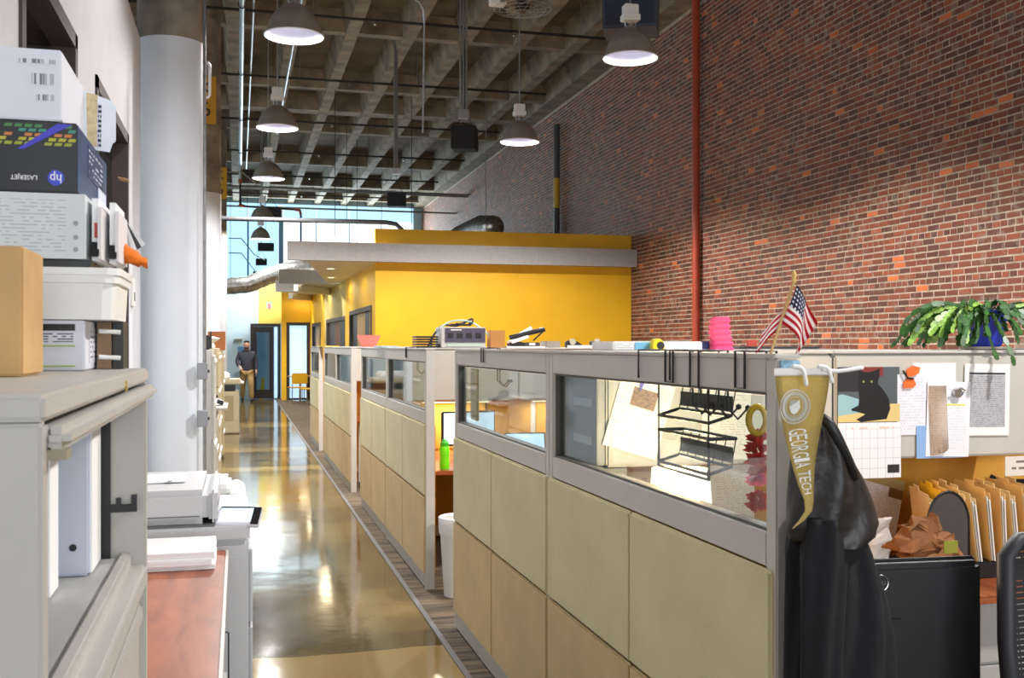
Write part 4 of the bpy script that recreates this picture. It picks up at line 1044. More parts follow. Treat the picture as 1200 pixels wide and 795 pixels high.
# cloth falls from the stick: hoist runs down the stick, fly hangs down and folds
bm = NB(); uvl = bm.loops.layers.uv.new('UVMap'); NU, NV = 18, 12; G = []
ax_ = (p0 - p1).normalized()
for i in range(NU + 1):
    u = i / NU; rowv = []
    for j in range(NV + 1):
        v = j / NV
        h = p1 + ax_ * (.008 + .095 * (1 - v))
        fall = Vector((.35 + .25 * v, .1, -.78)).normalized() if True else None
        side = Vector((.92, -.38, 0))
        # right hand fold hangs forward, lower strip swings back to the left of the stick
        sw = math.sin(u * PI * 1.05)
        off = fall * (.115 * u) + side * (.022 * sw * (1 - .3 * v)) + Vector((0, -.018 * math.sin(u * 5 + v * 2), 0))
        if v < .35: off = Vector((-.42 + .6 * v, .22, -.72)).normalized() * (.085 * u) + Vector((0, .01 * math.sin(u * 6), 0)) if False else off
        rowv.append(bm.verts.new(h + off))
    G.append(rowv)
for i in range(NU):
    for j in range(NV):
        f = bm.faces.new((G[i][j], G[i + 1][j], G[i + 1][j + 1], G[i][j + 1]))
        for lp, (a, b) in zip(f.loops, ((i, j), (i + 1, j), (i + 1, j + 1), (i, j + 1))): lp[uvl].uv = (a / NU, b / NV)
bmesh.ops.solidify(bm, geom=bm.faces[:], thickness=.0008)
obj('flag_cloth', bm, flag_mat(), t, smooth=True)
# back fold of the cloth
bm = NB(); uvl = bm.loops.layers.uv.new('UVMap'); G = []
for i in range(9):
    u = i / 8
    G.append([bm.verts.new(p1 + ax_ * (.07 + .055 * (1 - j / 6)) + Vector((-.5, .25, -.6)).normalized() * (.075 * u) + Vector((0, .008 + .006 * math.sin(u * 5), 0))) for j in range(7)])
for i in range(8):
    for j in range(6):
        f = bm.faces.new((G[i][j], G[i + 1][j], G[i + 1][j + 1], G[i][j + 1]))
        for lp, (a, b) in zip(f.loops, ((i, j), (i + 1, j), (i + 1, j + 1), (i, j + 1))): lp[uvl].uv = (.3 + .7 * a / 8, b / 6 * .45)
bmesh.ops.solidify(bm, geom=bm.faces[:], thickness=.0008)
obj('flag_fold', bm, MATS['flag_print'], t, smooth=True)
# trailing plant in a blue pot
PX, PY = 3.08, 3.78
t = thing('potted_plant', 'trailing green segmented plant in a blue pot on the near shelf', 'plant', (PX, PY, ZS1))
obj('pot', lathe(NB(), [(.062, .0), (.07, .01), (.095, .14), (.1, .145), (.1, .155), (.09, .155), (.085, .13), (0, .125)], (PX, PY, ZS1 + .012), 6, True), M('cobalt_glaze', (46, 66, 190), .25), t)
obj('saucer', lathe(NB(), [(.07, 0), (.1, .004), (.104, .014), (.07, .011)], (PX, PY, ZS1), 28, True, True), M('clear_saucer', (196, 186, 172), .4), t)
m_leaf = M('plant_green', (52, 96, 40), .4, var=.35, scale=30)
m_leafl = M('plant_green_light', (148, 190, 84), .4, var=.25, scale=30)
rn = random.Random(11)
def pad(bm, a, b, nrm, w):
    d = b - a; side = d.cross(nrm).normalized()
    prof = [(0, .25), (.2, .85), (.35, .7), (.55, 1.0), (.72, .8), (.9, .75), (1, .2)]
    top = []; bot = []
    up = nrm.normalized() * .0016
    L_, R__ = [], []
    for tt, ww in prof:
        c = a + d * tt
        L_.append((bm.verts.new(c + side * w * ww + up), bm.verts.new(c + side * w * ww - up))); R__.append((bm.verts.new(c - side * w * ww + up), bm.verts.new(c - side * w * ww - up)))
    for i in range(len(prof) - 1):
        bm.faces.new((L_[i][0], L_[i + 1][0], R__[i + 1][0], R__[i][0])); bm.faces.new((L_[i][1], R__[i][1], R__[i + 1][1], L_[i + 1][1]))
        bm.faces.new((L_[i][0], L_[i][1], L_[i + 1][1], L_[i + 1][0])); bm.faces.new((R__[i][0], R__[i + 1][0], R__[i + 1][1], R__[i][1]))
for k in range(130):
    an = rn.uniform(0, 2 * PI)
    if k < 50: an = PI + rn.uniform(-1.0, 1.0)
    p = Vector((PX + .06 * math.cos(an), PY + .06 * math.sin(an), ZS1 + .15))
    reach = rn.uniform(.5, 1.2) * (1.05 if math.cos(an) < -.3 else .85)
    el = rn.uniform(.0, .75); dirv = Vector((math.cos(an) * math.cos(el), math.sin(an) * math.cos(el), math.sin(el)))
    bm = NB(); n = rn.randint(5, 8)
    for s_ in range(n):
        L = rn.uniform(.036, .05) * reach
        q = p + dirv * L
        if q.z < ZS1 + .012 and q.y > 3.57: q.z = ZS1 + .012 + rn.uniform(0, .01)
        nr = Vector((rn.uniform(-.5, .5), -1.0 + rn.uniform(-.4, .4), .8 + rn.uniform(-.4, .4)))
        pad(bm, p, q, nr, rn.uniform(.010, .0155))
        p = q; dirv = (dirv + Vector((0, 0, -.3)) + Vector((rn.uniform(-.2, .2), rn.uniform(-.2, .2), rn.uniform(-.1, .1)))).normalized()
    obj('leaf_chain', bm, m_leafl if k % 6 == 0 else m_leaf, t)
tag(obj('plant_tray', B(3.2, 3.5, 3.6, 3.9, ZS1, ZS1 + .006), m_wht), 'thin white board lying right of the blue plant pot', 'board')
# pink basket and small things on far partitions
t = thing('pink_basket', 'small salmon pink basket on a far cubicle top', 'basket', (1.5, 13.3, ZS1))
obj('basket_body', lathe(NB(), [(.09, 0), (.14, .12), (.15, .15), (.135, .13), (.085, .01)], (1.62, 13.37, ZS1), 4, True), M('salmon', (236, 118, 104), .6), t)
tag(obj('yellow_pad', B(XP, XP + .2, 15.0, 16.5, ZS1, ZS1 + .015), M('yellow_pad', (226, 190, 40), .6)), 'flat yellow pad on the farthest partition top', 'pad')
tag(obj('blue_folder', B(1.17, 1.32, 8.8, 9.3, ZS1, ZS1 + .015), M('pale_blue_folder', (178, 206, 216), .6)), 'pale folder lying on the partition top near the salmon basket', 'folder')

# ------------------------------------------------------------------ calendar and papers on the bin doors
YD = 3.595
t = thing('wall_calendar', 'open wall calendar with a black cat photo on the bin door', 'calendar', (2.39, YD, 1.3))
CX0, CX1 = 2.255, 2.53
obj('picture_page', B(CX0, CX1, YD - .003, YD, 1.318, 1.535), M('calendar_photo_ground', (84, 92, 96), .5), t)
pic = []
def flat(name, pts, y, mat, parent, th=.0008):
    return obj(name, prism_xz(NB(), pts, y - th, y), mat, parent)
flat('photo_shelf', [(CX0, 1.44), (CX0 + .1, 1.44), (CX0 + .1, 1.535), (CX0, 1.535)], YD - .0035, M('photo_dark', (40, 38, 42), .5), t)
flat('photo_red', [(CX0 + .1, 1.5), (CX0 + .2, 1.5), (CX0 + .2, 1.535), (CX0 + .1, 1.535)], YD - .0035, M('photo_red', (128, 48, 40), .5), t)
flat('photo_cushion', [(CX0, 1.345), (CX0 + .12, 1.355), (CX0 + .09, 1.41), (CX0 + .02, 1.43), (CX0, 1.425)], YD - .0036, M('photo_teal', (150, 188, 196), .5), t)
flat('photo_blanket', [(CX0, 1.32), (CX1, 1.32), (CX1, 1.39), (CX1 - .04, 1.39), (CX0 + .13, 1.36), (CX0, 1.345)], YD - .0038, M('photo_cream', (222, 196, 130), .5), t)
cat = [(.085, 1.36), (.06, 1.365), (.058, 1.372), (.09, 1.385), (.095, 1.42), (.09, 1.45), (.088, 1.475), (.092, 1.51), (.088, 1.532), (.11, 1.517), (.13, 1.515), (.15, 1.517), (.185, 1.53), (.183, 1.5), (.175, 1.47), (.2, 1.445), (.225, 1.41), (.232, 1.37), (.215, 1.33), (.1, 1.32), (.08, 1.33), (.12, 1.35)]
flat('photo_cat', [(CX0 + a, b) for a, b in cat], YD - .0042, M('photo_black_cat', (18, 18, 20), .5), t)
for ex in (.112, .148): flat('photo_eye', [(CX0 + ex + .005 * math.cos(a), 1.478 + .005 * math.sin(a)) for a in [k * PI / 4 for k in range(8)]], YD - .0048, M('photo_eye', (140, 148, 90), .5), t)
def grid_mat():
    m, nt, p = nodes_of('calendar_grid'); N = nt.nodes.new; L = nt.links.new
    tc = N('ShaderNodeTexCoord'); mp = N('ShaderNodeMapping'); mp.inputs['Rotation'].default_value = (R(-90), 0, 0); L(tc.outputs['Generated'], mp.inputs[0])
    sp = N('ShaderNodeSeparateXYZ'); L(tc.outputs['Generated'], sp.inputs[0]); cb = N('ShaderNodeCombineXYZ'); L(sp.outputs[0], cb.inputs[0]); L(sp.outputs[2], cb.inputs[1])
    b = N('ShaderNodeTexBrick'); b.offset = 0; b.inputs['Scale'].default_value = 1; b.inputs['Brick Width'].default_value = .125; b.inputs['Row Height'].default_value = .18; b.inputs['Mortar Size'].default_value = .004
    b.inputs['Color1'].default_value = rgb((236, 236, 238)); b.inputs['Color2'].default_value = rgb((236, 236, 238)); b.inputs['Mortar'].default_value = rgb((196, 196, 202)); L(cb.outputs[0], b.inputs[0])
    L(b.outputs[0], p.inputs['Base Color']); p.inputs['Roughness'].default_value = .6
    return m
pg = obj('month_page', B(CX0 + .0, CX1 + .006, YD - .004, YD - .001, 1.098, 1.317), grid_mat(), t)
obj('month_banner', B(CX0 + .04, CX1 - .02, YD - .005, YD - .004, 1.292, 1.308), print_mat('banner_print', (236, 236, 238), (226, 200, 190), 1, 8, .02, .5, .5), pg)
flat('page_cat_head', [(CX0 + .02, 1.11), (CX0 + .055, 1.11), (CX0 + .066, 1.13), (CX0 + .064, 1.158), (CX0 + .054, 1.146), (CX0 + .036, 1.146), (CX0 + .026, 1.158), (CX0 + .022, 1.13)], YD - .005, MATS['photo_black_cat'], pg)
flat('page_thumbnail', [(CX1 - .055, 1.118), (CX1 - .003, 1.118), (CX1 - .003, 1.15), (CX1 - .055, 1.15)], YD - .005, MATS['photo_dark'], pg)
sh = [(2.69, 1.475, .2, .15, 0, print_mat('list_print', (236, 236, 242), (222, 224, 232), 14, 9, .06, .35, .5), 'topmost white list sheet above the paper bundle on the bin'),
      (2.585, 1.385, .13, .24, 0, print_mat('table_print', (228, 230, 238), (208, 212, 222), 22, 6, .06, .4, .6), 'white table sheet left of the curled papers on the bin'),
      (2.935, 1.4, .215, .29, R(1), m_paper, 'year planner sheet with a grey grid at the right of the bin'),
      (2.715, 1.235, .22, .13, 0, M('blue_poster', (140, 178, 226), .6), 'pale blue sheet under the curled papers on the bin'),
      (2.75, 1.325, .2, .3, R(2), print_mat('report_print', (236, 236, 240), (222, 222, 228), 28, 11, .09, .35, .5), 'white report sheet with yellow highlights held by a clip')]
obs = []
for k, (x, z, w, h, r, m, lab) in enumerate(sh):
    obs.append(sheet('pinned_sheet', x, YD - .001 - k * .0016, z, w, h, r, m, lab))
obj('grid_print', B(-.085, .085, -.0022, -.0012, -.11, .1), print_mat('grid_print', (178, 178, 182), (146, 146, 152), 26, 12, .0, .45, .5), obs[2])
obj('title_bar', B(-.085, .085, -.0022, -.0012, .102, .11), M('dark_print', (58, 58, 64), .6), obs[2])
obj('icon', B(-.055, -.04, -.0022, -.0012, -.01, .005), M('red_icon', (190, 60, 70), .6), obs[3])
obj('icon', B(-.055, -.04, -.0022, -.0012, -.05, -.035), M('purple_icon', (70, 50, 110), .6), obs[3])
for zz in (.105, .055, .03, .01): obj('highlight', B(-.055, -.02 if zz != .055 else .075, -.0022, -.0012, zz, zz + .006), M('highlighter', (232, 232, 90), .6), obs[4])
# curled front sheet
bm = NB(); G = []
for i in range(9):
    u = i / 8; G.append([bm.verts.new((2.655 + .075 * u + (.012 * v_), YD - .012 - .03 * math.sin(u * PI * .9), 1.46 - .28 * v_ + .03 * u * v_)) for v_ in (0, .33, .66, 1)])
for i in range(8):
    for j in range(3): bm.faces.new((G[i][j], G[i + 1][j], G[i + 1][j + 1], G[i][j + 1]))
bmesh.ops.solidify(bm, geom=bm.faces[:], thickness=.001)
tag(obj('curled_sheet', bm, print_mat('curl_print', (244, 232, 220), (226, 214, 204), 28, 6, .05, .35, .5), smooth=True), 'curled front sheet peeling off the paper bundle on the bin', 'paper')
t = thing('bulldog_clip', 'round silver clip holding the paper bundle on the bin', 'clip', (2.785, YD - .02, 1.43))
obj('clip_disc', tube(NB(), [(2.785, YD - .012, 1.43), (2.785, YD - .026, 1.43)], .019, 16), m_chrome, t, smooth='auto')
obj('clip_handle', tube(NB(), [(2.76 + .0, YD - .03, 1.44), (2.79, YD - .034, 1.45), (2.81, YD - .03, 1.44), (2.8, YD - .028, 1.42)], .004, 6), m_chrome, t)
t = thing('butterfly_clip', 'orange butterfly decoration beside the cat calendar', 'decoration', (2.56, YD - .01, 1.495))
for pts in ([(2.56, 1.495), (2.555, 1.525), (2.585, 1.54), (2.618, 1.532), (2.612, 1.51), (2.585, 1.497)], [(2.558, 1.49), (2.59, 1.483), (2.6, 1.465), (2.585, 1.452), (2.545, 1.45), (2.54, 1.47)]):
    flat('wing', pts, YD - .01, M('butterfly_orange', (240, 110, 40), .6), t, .002)
obj('butterfly_body', tube(NB(), [(2.538, YD - .014, 1.52), (2.56, YD - .016, 1.49), (2.585, YD - .014, 1.488)], .004, 6), m_blackp, t)
# under the bin: posters, photographs, name card
sheet('wall_poster', 2.56, 3.941, 1.0, .26, .3, 0, M('blue_white_poster', (40, 92, 178), .6), 'blue poster on the wall under the cat calendar')
n = sheet('newsletter', 2.62, 3.86, .93, .2, .28, R(16), print_mat('newsletter_print', (216, 216, 220), (186, 186, 194), 30, 8, .04, .35, .5), 'newsletter with an olive banner leaning under the calendar', lean=R(-6))
obj('banner', B(-.1, .1, -.0024, -.0014, .1, .14), M('olive_banner', (168, 150, 96), .6), n); obj('banner_block', B(.03, .1, -.0026, -.0014, .06, .1), M('dark_olive', (120, 92, 30), .6), n)
p = sheet('photo_print', 3.27, 3.941, .985, .1, .09, R(24), m_blackp, 'tilted dark photograph pinned on the gold wall', 'photo')
obj('photo_image', B(-.03, .03, -.0022, -.0012, -.03, .03), M('photo_green_red', (70, 60, 30), .5, var=.6, scale=60), p)
p = sheet('photo_print', 3.4, 3.941, .97, .1, .1, R(2), m_blackp, 'dark photograph pinned at the right picture edge', 'photo')
obj('photo_image', B(-.03, .03, -.0022, -.0012, -.04, .02), M('photo_skin', (150, 90, 80), .5, var=.5, scale=60), p)
t = thing('name_card', 'white name card hanging under the bin at the right edge', 'sign', (3.09, 3.6, 1.08))
obj('card', B(3.03, 3.19, 3.6, 3.604, 1.085, 1.165), print_mat('card_print', (222, 214, 204), (120, 108, 100), 3, 4, .2, .35, .75), t, bev=.001)
# files in a black mesh holder
t = thing('file_holder', 'black mesh file holder with an arched end on the near desk', 'holder', (2.8, 3.5, .73))
obj('holder_base', B(2.5, 3.2, 3.38, 3.62, .731, .79), m_blackm, t, bev=.004)
arch = [(3.4 + .095 * math.cos(a), .95 + .12 * math.sin(a)) for a in [k * PI / 14 for k in range(15)]]
poly = [(3.495, .79)] + [(a, b) for a, b in arch] + [(3.305, .79)]
me_pts = [(2.49 + (a - 3.305) * .95, b) for a, b in poly]
bm = NB(); prism_xz(bm, me_pts, 3.365, 3.368); obj('arched_end', bm, M('holder_mesh', (74, 68, 64), .6, bump=.4, bscale=400), t)
obj('arch_rim', tube(NB(), [(a, 3.366, b) for a, b in me_pts], .005, 6), m_blackm, t, smooth=True)
m_man = [M('manila_%s' % n, c, .8, var=.05) for n, c in (('a', (244, 210, 150)), ('b', (236, 192, 124)), ('c', (248, 222, 170)))]
m_yf = M('yellow_folder', (244, 192, 24), .7)
# folders: thin upright wedges fanned along x, showing their front edges
fold = [(2.62, m_man[0]), (2.655, m_yf), (2.69, m_man[1]), (2.735, m_man[0]), (2.79, m_man[2]), (2.845, m_man[1]), (2.895, m_man[0]), (2.95, m_man[2]), (3.0, m_man[1]), (3.045, m_man[2])]
labs = ['leftmost manila folder behind the arched holder end', 'bright yellow folder in the file holder', 'manila folder just right of the bright yellow folder', 'fourth manila folder from the left, full of papers', 'fifth manila folder from the left with bulging white papers',
        'sixth manila folder from the left in the holder', 'seventh manila folder from the left in the holder', 'eighth manila folder from the left in the holder', 'manila folder second from the right in the holder', 'rightmost manila folder in the file holder']
for k, ((x, m), lab) in enumerate(zip(fold, labs)):
    tt = thing('file_folder', lab, 'folder', (x, 3.55, .79), R(-22 + k * 1.2), 'folders in the black file holder')
    h = .25 + random.uniform(-.01, .015); ln = random.uniform(-.12, -.02)
    lean = Matrix.Rotation(ln, 4, 'Y')
    for s_, nm in ((-.006, 'back_cover'), (.012, 'front_cover')):
        obj(nm, box(NB(), s_ - .001, s_ + .001, -.16, .13, .002, h + (.02 if s_ < 0 else 0), lean), m, tt)
    obj('tab', box(NB(), -.007, -.005, -.02 - .02 * (k % 3), .06 - .02 * (k % 3), h + .018, h + .035, lean), m, tt)
    for q in range(2):
        obj('papers', box(NB(), -.003 + q * .006, .001 + q * .006, -.165 - q * .008, .12, .004, h - .01 - q * .012, lean), m_paper, tt)
# crumpled brown bag
rn = random.Random(5)
def crumple(c, w, d, h, seed, n=9, fold_=.012):
    from mathutils import noise
    rings = []
    for k in range(n + 1):
        s_ = k / n; z = h * s_; f = 1 - .25 * s_ + .12 * math.sin(s_ * 9 + seed)
        rg = []
        for a in range(26):
            an = a * 2 * PI / 26; ca, sa = math.cos(an), math.sin(an)
            x = w * f * math.copysign(abs(ca) ** .5, ca); y = d * f * math.copysign(abs(sa) ** .5, sa) * (1 - .5 * s_)
            v = noise.noise_vector(Vector((x * 24 + seed, y * 24, z * 26)))
            rg.append((c[0] + x + v.x * fold_ + .03 * s_, c[1] + y + v.y * fold_, c[2] + max(0.0, z + v.z * fold_ * (1.4 if s_ > .1 else 0))))
        rings.append(rg)
    return loft(NB(), rings)
t = thing('paper_bag', 'crumpled brown paper bag with a green square on the near desk', 'bag', (2.42, 3.28, .731))
obj('bag_body', crumple((2.42, 3.28, .731), .125, .07, .2, 2, 14, .022), M('kraft_paper', (150, 98, 58), .8, var=.15, scale=14), t)
obj('bag_top', crumple((2.36, 3.27, .885), .085, .055, .11, 7, 12, .03), MATS['kraft_paper'], t)
obj('green_square', box(NB(), -.028, .028, -.002, .002, -.022, .022, Matrix.Translation((2.46, 3.196, .9))), M('olive_green_print', (150, 150, 50), .7), t)
tag(obj('crumpled_tissue', crumple((2.3, 3.42, .8), .055, .04, .17, 4, 9, .012), M('tissue_white', (214, 208, 204), .8)), 'crumpled white tissue between the newsletter and the brown bag', 'tissue')
tag(obj('snack_packet', crumple((2.22, 3.34, .731), .055, .05, .1, 9, 6, .012), M('packet_green', (120, 132, 50), .5, var=.5, scale=25)), 'green and yellow packet below the crumpled tissue', 'packet')
# monitor seen from behind
t = thing('monitor', 'black monitor seen from behind with a round silver emblem', 'monitor', (1.58, 2.33, .73), R(-5))
obj('back_cover', B(-.275, .275, -.028, .015, .015, .335), m_blackp, t, bev=.014)
obj('screen_bezel', B(-.28, .28, .015, .028, .013, .34), m_blackp, t, bev=.004)
obj('stand_neck', B(-.05, .05, -.05, -.028, .01, .2), m_blackp, t, bev=.006)
obj('stand_foot', B(-.13, .13, -.1, .08, 0, .012), m_blackp, t, bev=.004)
e = obj('emblem', tube(NB(), [(.02 * math.cos(a * PI / 16) - .01, -.029, .29 + .02 * math.sin(a * PI / 16)) for a in range(32)], .0012, 5, closed=True), m_chrome, t)
text('DELL', .0125, (-.01, -.0285, .29), FRONT, m_chrome, t, 'lettering', 1.15)
# ------------------------------------------------------------------ jacket and pennant on the partition end
def band(rows, yf, yb, n=24, fold=.006, freq=7, seed=0):
    rings = []
    for i, (z, x0, x1) in enumerate(rows):
        cx = (x0 + x1) / 2; hw = (x1 - x0) / 2; cy = (yf + yb) / 2; hd = (yb - yf) / 2
        rings.append([(cx + (hw + fold * .5 * math.sin(freq * a + seed + i * .2)) * math.cos(a), cy + (hd + fold * math.sin(freq * a + seed + i * .25)) * math.sin(a), z) for a in [2 * PI * k / n for k in range(n)]])
    return loft(NB(), rings)
def dense(rows, n=5):
    out = []
    for a, b in zip(rows, rows[1:]):
        for k in range(n): s_ = k / n; out.append(tuple(p + (q - p) * s_ for p, q in zip(a, b)))
    return out + [rows[-1]]
m_navy = M('black_navy_cloth', (12, 13, 19), .85, var=.25, scale=12, bump=.3, bscale=25)
m_sheen = M('shiny_black_nylon', (34, 30, 28), .42, var=.2, scale=10, bump=.6, bscale=16)
t = thing('hanging_jacket', 'black jacket with a shiny hood hanging at the end of the nearest partition', 'jacket', (1.3, 2.08, .55))
obj('jacket_body', band(dense([(1.255, 1.21, 1.33), (1.152, 1.185, 1.391), (1.056, 1.187, 1.425), (.96, 1.187, 1.447), (.874, 1.185, 1.454), (.7, 1.18, 1.46), (.56, 1.18, 1.47)]), 2.03, 2.15, 48, .012, 8), m_navy, t, smooth=True)
obj('sleeve', band(dense([(1.245, 1.195, 1.265), (1.15, 1.18, 1.285), (1.0, 1.182, 1.275), (.85, 1.185, 1.27), (.66, 1.19, 1.265)]), 1.985, 2.06, 28, .008, 5, 2), m_navy, t, smooth=True)
obj('hood', band(dense([(1.452, 1.202, 1.23), (1.421, 1.2, 1.262), (1.384, 1.193, 1.306), (1.327, 1.185, 1.345), (1.271, 1.177, 1.376), (1.224, 1.17, 1.396), (1.192, 1.177, 1.387), (1.175, 1.21, 1.356)]), 2.0, 2.13, 40, .007, 6, 1), m_sheen, t, smooth=True)
obj('collar', tube(NB(), arc([(1.215, 2.03, 1.47), (1.235, 2.0, 1.45), (1.27, 2.0, 1.39), (1.31, 2.02, 1.33)], 12), [.014] * 13 + [.012] * 3 if False else .012, 8), m_blackm, t, smooth=True)
obj('hanger_hook', tube(NB(), arc([(1.225, 2.165, 1.5), (1.225, 2.11, 1.5), (1.222, 2.08, 1.47), (1.225, 2.06, 1.49)], 12), .004, 6), m_chrome, t)
t = thing('pennant', 'gold felt pennant with a white round seal and lettering', 'pennant', (1.15, 2.0, 1.4))
rows = [(1.560, 1.089, 1.218), (1.529, 1.093, 1.216), (1.483, 1.105, 1.210), (1.427, 1.122, 1.202), (1.372, 1.140, 1.195), (1.325, 1.156, 1.192), (1.288, 1.170, 1.191), (1.266, 1.171, 1.187), (1.246, 1.156, 1.169), (1.230, 1.138, 1.142)]
rows = [(z, a + .0, b) for z, a, b in rows]
def pen_y(x, z): return 1.978 + .012 * math.sin((x - 1.09) * 25) + .006 * math.cos(z * 14)
bm = NB(); G = []
for z, a, b in dense(rows, 3): G.append([bm.verts.new((a + (b - a) * k / 6, pen_y(a + (b - a) * k / 6, z), z)) for k in range(7)])
for i in range(len(G) - 1):
    for j in range(6): bm.faces.new((G[i][j], G[i][j + 1], G[i + 1][j + 1], G[i + 1][j]))
bmesh.ops.solidify(bm, geom=bm.faces[:], thickness=.0012)
m_gold = M('gold_felt', (214, 192, 122), .95, var=.05, bump=.2, bscale=300)
obj('felt', bm, m_gold, t, smooth=True)
m_pw = M('felt_white', (236, 236, 234), .9)
bm = NB(); G = []
for zz in (1.572, 1.556): G.append([bm.verts.new((1.086 + .134 * k / 8, pen_y(1.086 + .134 * k / 8, zz) - .002, zz)) for k in range(9)])
for j in range(8): bm.faces.new((G[0][j], G[0][j + 1], G[1][j + 1], G[1][j]))
bmesh.ops.solidify(bm, geom=bm.faces[:], thickness=.002)
obj('white_band', bm, m_pw, t)
for pts in ([(1.128, 1.97, 1.576), (1.15, 1.966, 1.57), (1.16, 1.966, 1.535)], [(1.19, 1.972, 1.576), (1.212, 1.968, 1.57), (1.222, 1.968, 1.54)], [(1.2, 1.972, 1.57), (1.235, 1.97, 1.565), (1.3, 1.975, 1.572)]):
    obj('tie', tube(NB(), arc(pts, 10), .0045, 6), m_pw, t, smooth=True)
def on_pen(me):
    for v in me.vertices: v.co.y = pen_y(v.co.x, v.co.z) - .0035 + (v.co.y) * .3
def ring_flat(cx, cz, r0, r1, n=40):
    bm = NB(); A = [bm.verts.new((cx + r1 * math.cos(2 * PI * k / n), 0, cz + r1 * math.sin(2 * PI * k / n))) for k in range(n)]; C = [bm.verts.new((cx + r0 * math.cos(2 * PI * k / n), 0, cz + r0 * math.sin(2 * PI * k / n))) for k in range(n)]
    for k in range(n): bm.faces.new((A[k], A[(k + 1) % n], C[(k + 1) % n], C[k]))
    for v in bm.verts: v.co.y = pen_y(v.co.x, v.co.z) - .0022
    bmesh.ops.solidify(bm, geom=bm.faces[:], thickness=.0006)
    return bm
SX, SZ = 1.142, 1.49
obj('seal_ring', ring_flat(SX, SZ, .034, .0375), m_pw, t); obj('seal_band', ring_flat(SX, SZ, .024, .0315), m_pw, t); obj('seal_ring', ring_flat(SX, SZ, .0202, .022), m_pw, t)
bm = NB(); vs = [bm.verts.new((SX + a, pen_y(SX + a, SZ + b) - .0022, SZ + b)) for a, b in ((-.011, .014), (.012, .014), (.014, -.002), (.007, -.014), (.0, -.017), (-.007, -.014), (-.013, -.002))]; bm.faces.new(vs); bmesh.ops.solidify(bm, geom=bm.faces[:], thickness=.0006); obj('seal_shield', bm, m_pw, t)
# lettering runs down the pennant, shrinking with it
down = axes((.12, 0, -1), (1, 0, .12))
zc = 1.442; hs = [.05, .049, .047, .045, .043, .041, .039, 0, .033, .029, .025, .02]
for ch, h in zip('GEORGIA TECH', hs):
    if ch == ' ': zc -= .006; continue
    wch = .0135
    cx = 1.151 + (1.442 - zc) * .2
    me = text_mesh(ch, 1.0, .0)
    xs_ = [v.co.x for v in me.vertices]; ys_ = [v.co.y for v in me.vertices]
    w0 = max(xs_) - min(xs_); h0 = max(ys_) - min(ys_)
    cw = wch * (.5 if ch == 'I' else .82)
    me.transform(Matrix.Translation((-(max(xs_) + min(xs_)) / 2, -(max(ys_) + min(ys_)) / 2, 0))); me.transform(Matrix.Diagonal((cw / w0, h / h0 * .86, 1, 1)))
    me.transform(down.to_4x4()); me.transform(Matrix.Translation((cx, 0, zc - cw / 2)))
    me.materials.clear()
    for v in me.vertices: v.co.y = pen_y(v.co.x, v.co.z) - .0026
    o = mesh_obj('letter', me, m_pw, t, (0, 0, 0)); o.location = -WLOC[t.name]
    zc -= cw + .0016
# little cat card on the partition end behind the pennant
tag(obj('postcard', B(1.205, 1.255, 2.156, 2.16, 1.53, 1.585), M('postcard_blue', (130, 170, 210), .5, var=.5, scale=50)), 'small blue picture card pinned on the partition end behind the pennant', 'card')

# ------------------------------------------------------------------ near left: lateral file with the open flipper door
FX0, FX1, FY0, FY1, FZ = -.64, -.162, .964, 2.03, 1.578
t = thing('lateral_file', 'grey lateral file cabinet in the left foreground with its top door open', 'cabinet', ((FX0 + FX1) / 2, (FY0 + FY1) / 2, 0))
obj('top_panel', B(FX0, FX1 + .002, FY0, FY1, FZ - .024, FZ), m_cab, t, bev=.004)
obj('side_panel', B(FX0, FX1, FY0, FY0 + .03, .03, FZ - .025), m_cab, t, bev=.003)
obj('side_panel', B(FX0, FX1, FY1 - .03, FY1, .03, FZ - .025), m_cab, t, bev=.003)
obj('back_panel', B(FX0, FX0 + .015, FY0 + .03, FY1 - .03, .03, FZ - .035), m_cab, t)
obj('plinth', B(FX0, FX1 - .02, FY0, FY1, 0, .03), m_cab, t)
obj('shelf', B(FX0 + .015, FX1 - .03, FY0 + .03, FY1 - .03, 1.21, 1.236), m_cabin, t, bev=.003)
sh_ = obj('shelf_lip', B(FX1 - .045, FX1 - .025, FY0 + .03, FY1 - .03, 1.2, 1.245), m_cab, t, bev=.004)
fd = obj('flipper_door', B(FX1 - .36, FX1 - .004, FY0 + .035, FY1 - .035, 1.53, 1.545), m_cab, t, bev=.003)
obj('door_pull', B(FX1 - .006, FX1 + .019, FY0 + .02, FY1 - .012, 1.527, 1.549), m_cab, fd, bev=.008)
obj('door_pad', B(FX1 - .004, FX1 + .016, FY0 + .022, FY0 + .05, 1.519, 1.528), M('rubber_pad', (150, 140, 118), .7), fd)
obj('lock', tube(NB(), [(FX1 + .002, 1.62, 1.56), (FX1 + .005, 1.62, 1.56)], .008, 12), M('brass', (214, 184, 100), .3, .6), t)
obj('slotted_rail', B(FX1 - .085, FX1 - .06, FY1 - .036, FY1 - .029, 1.225, 1.53), m_blackm, t)
br = obj('rail_bracket', B(FX1 - .06, FX1 - .015, FY1 - .042, FY1 - .032, 1.32, 1.333), m_blackm, t)
obj('bracket_lip', B(FX1 - .024, FX1 - .015, FY1 - .042, FY1 - .032, 1.333, 1.35), m_blackm, br)
obj('bracket_lip', B(FX1 - .05, FX1 - .042, FY1 - .042, FY1 - .032, 1.333, 1.345), m_blackm, br)
for k in range(7): obj('peg_hole', tube(NB(), [(FX1 - .105, FY1 - .0305, 1.25 + k * .04), (FX1 - .105, FY1 - .0295, 1.25 + k * .04)], .003, 8), m_blackm, t)
z1 = 1.222
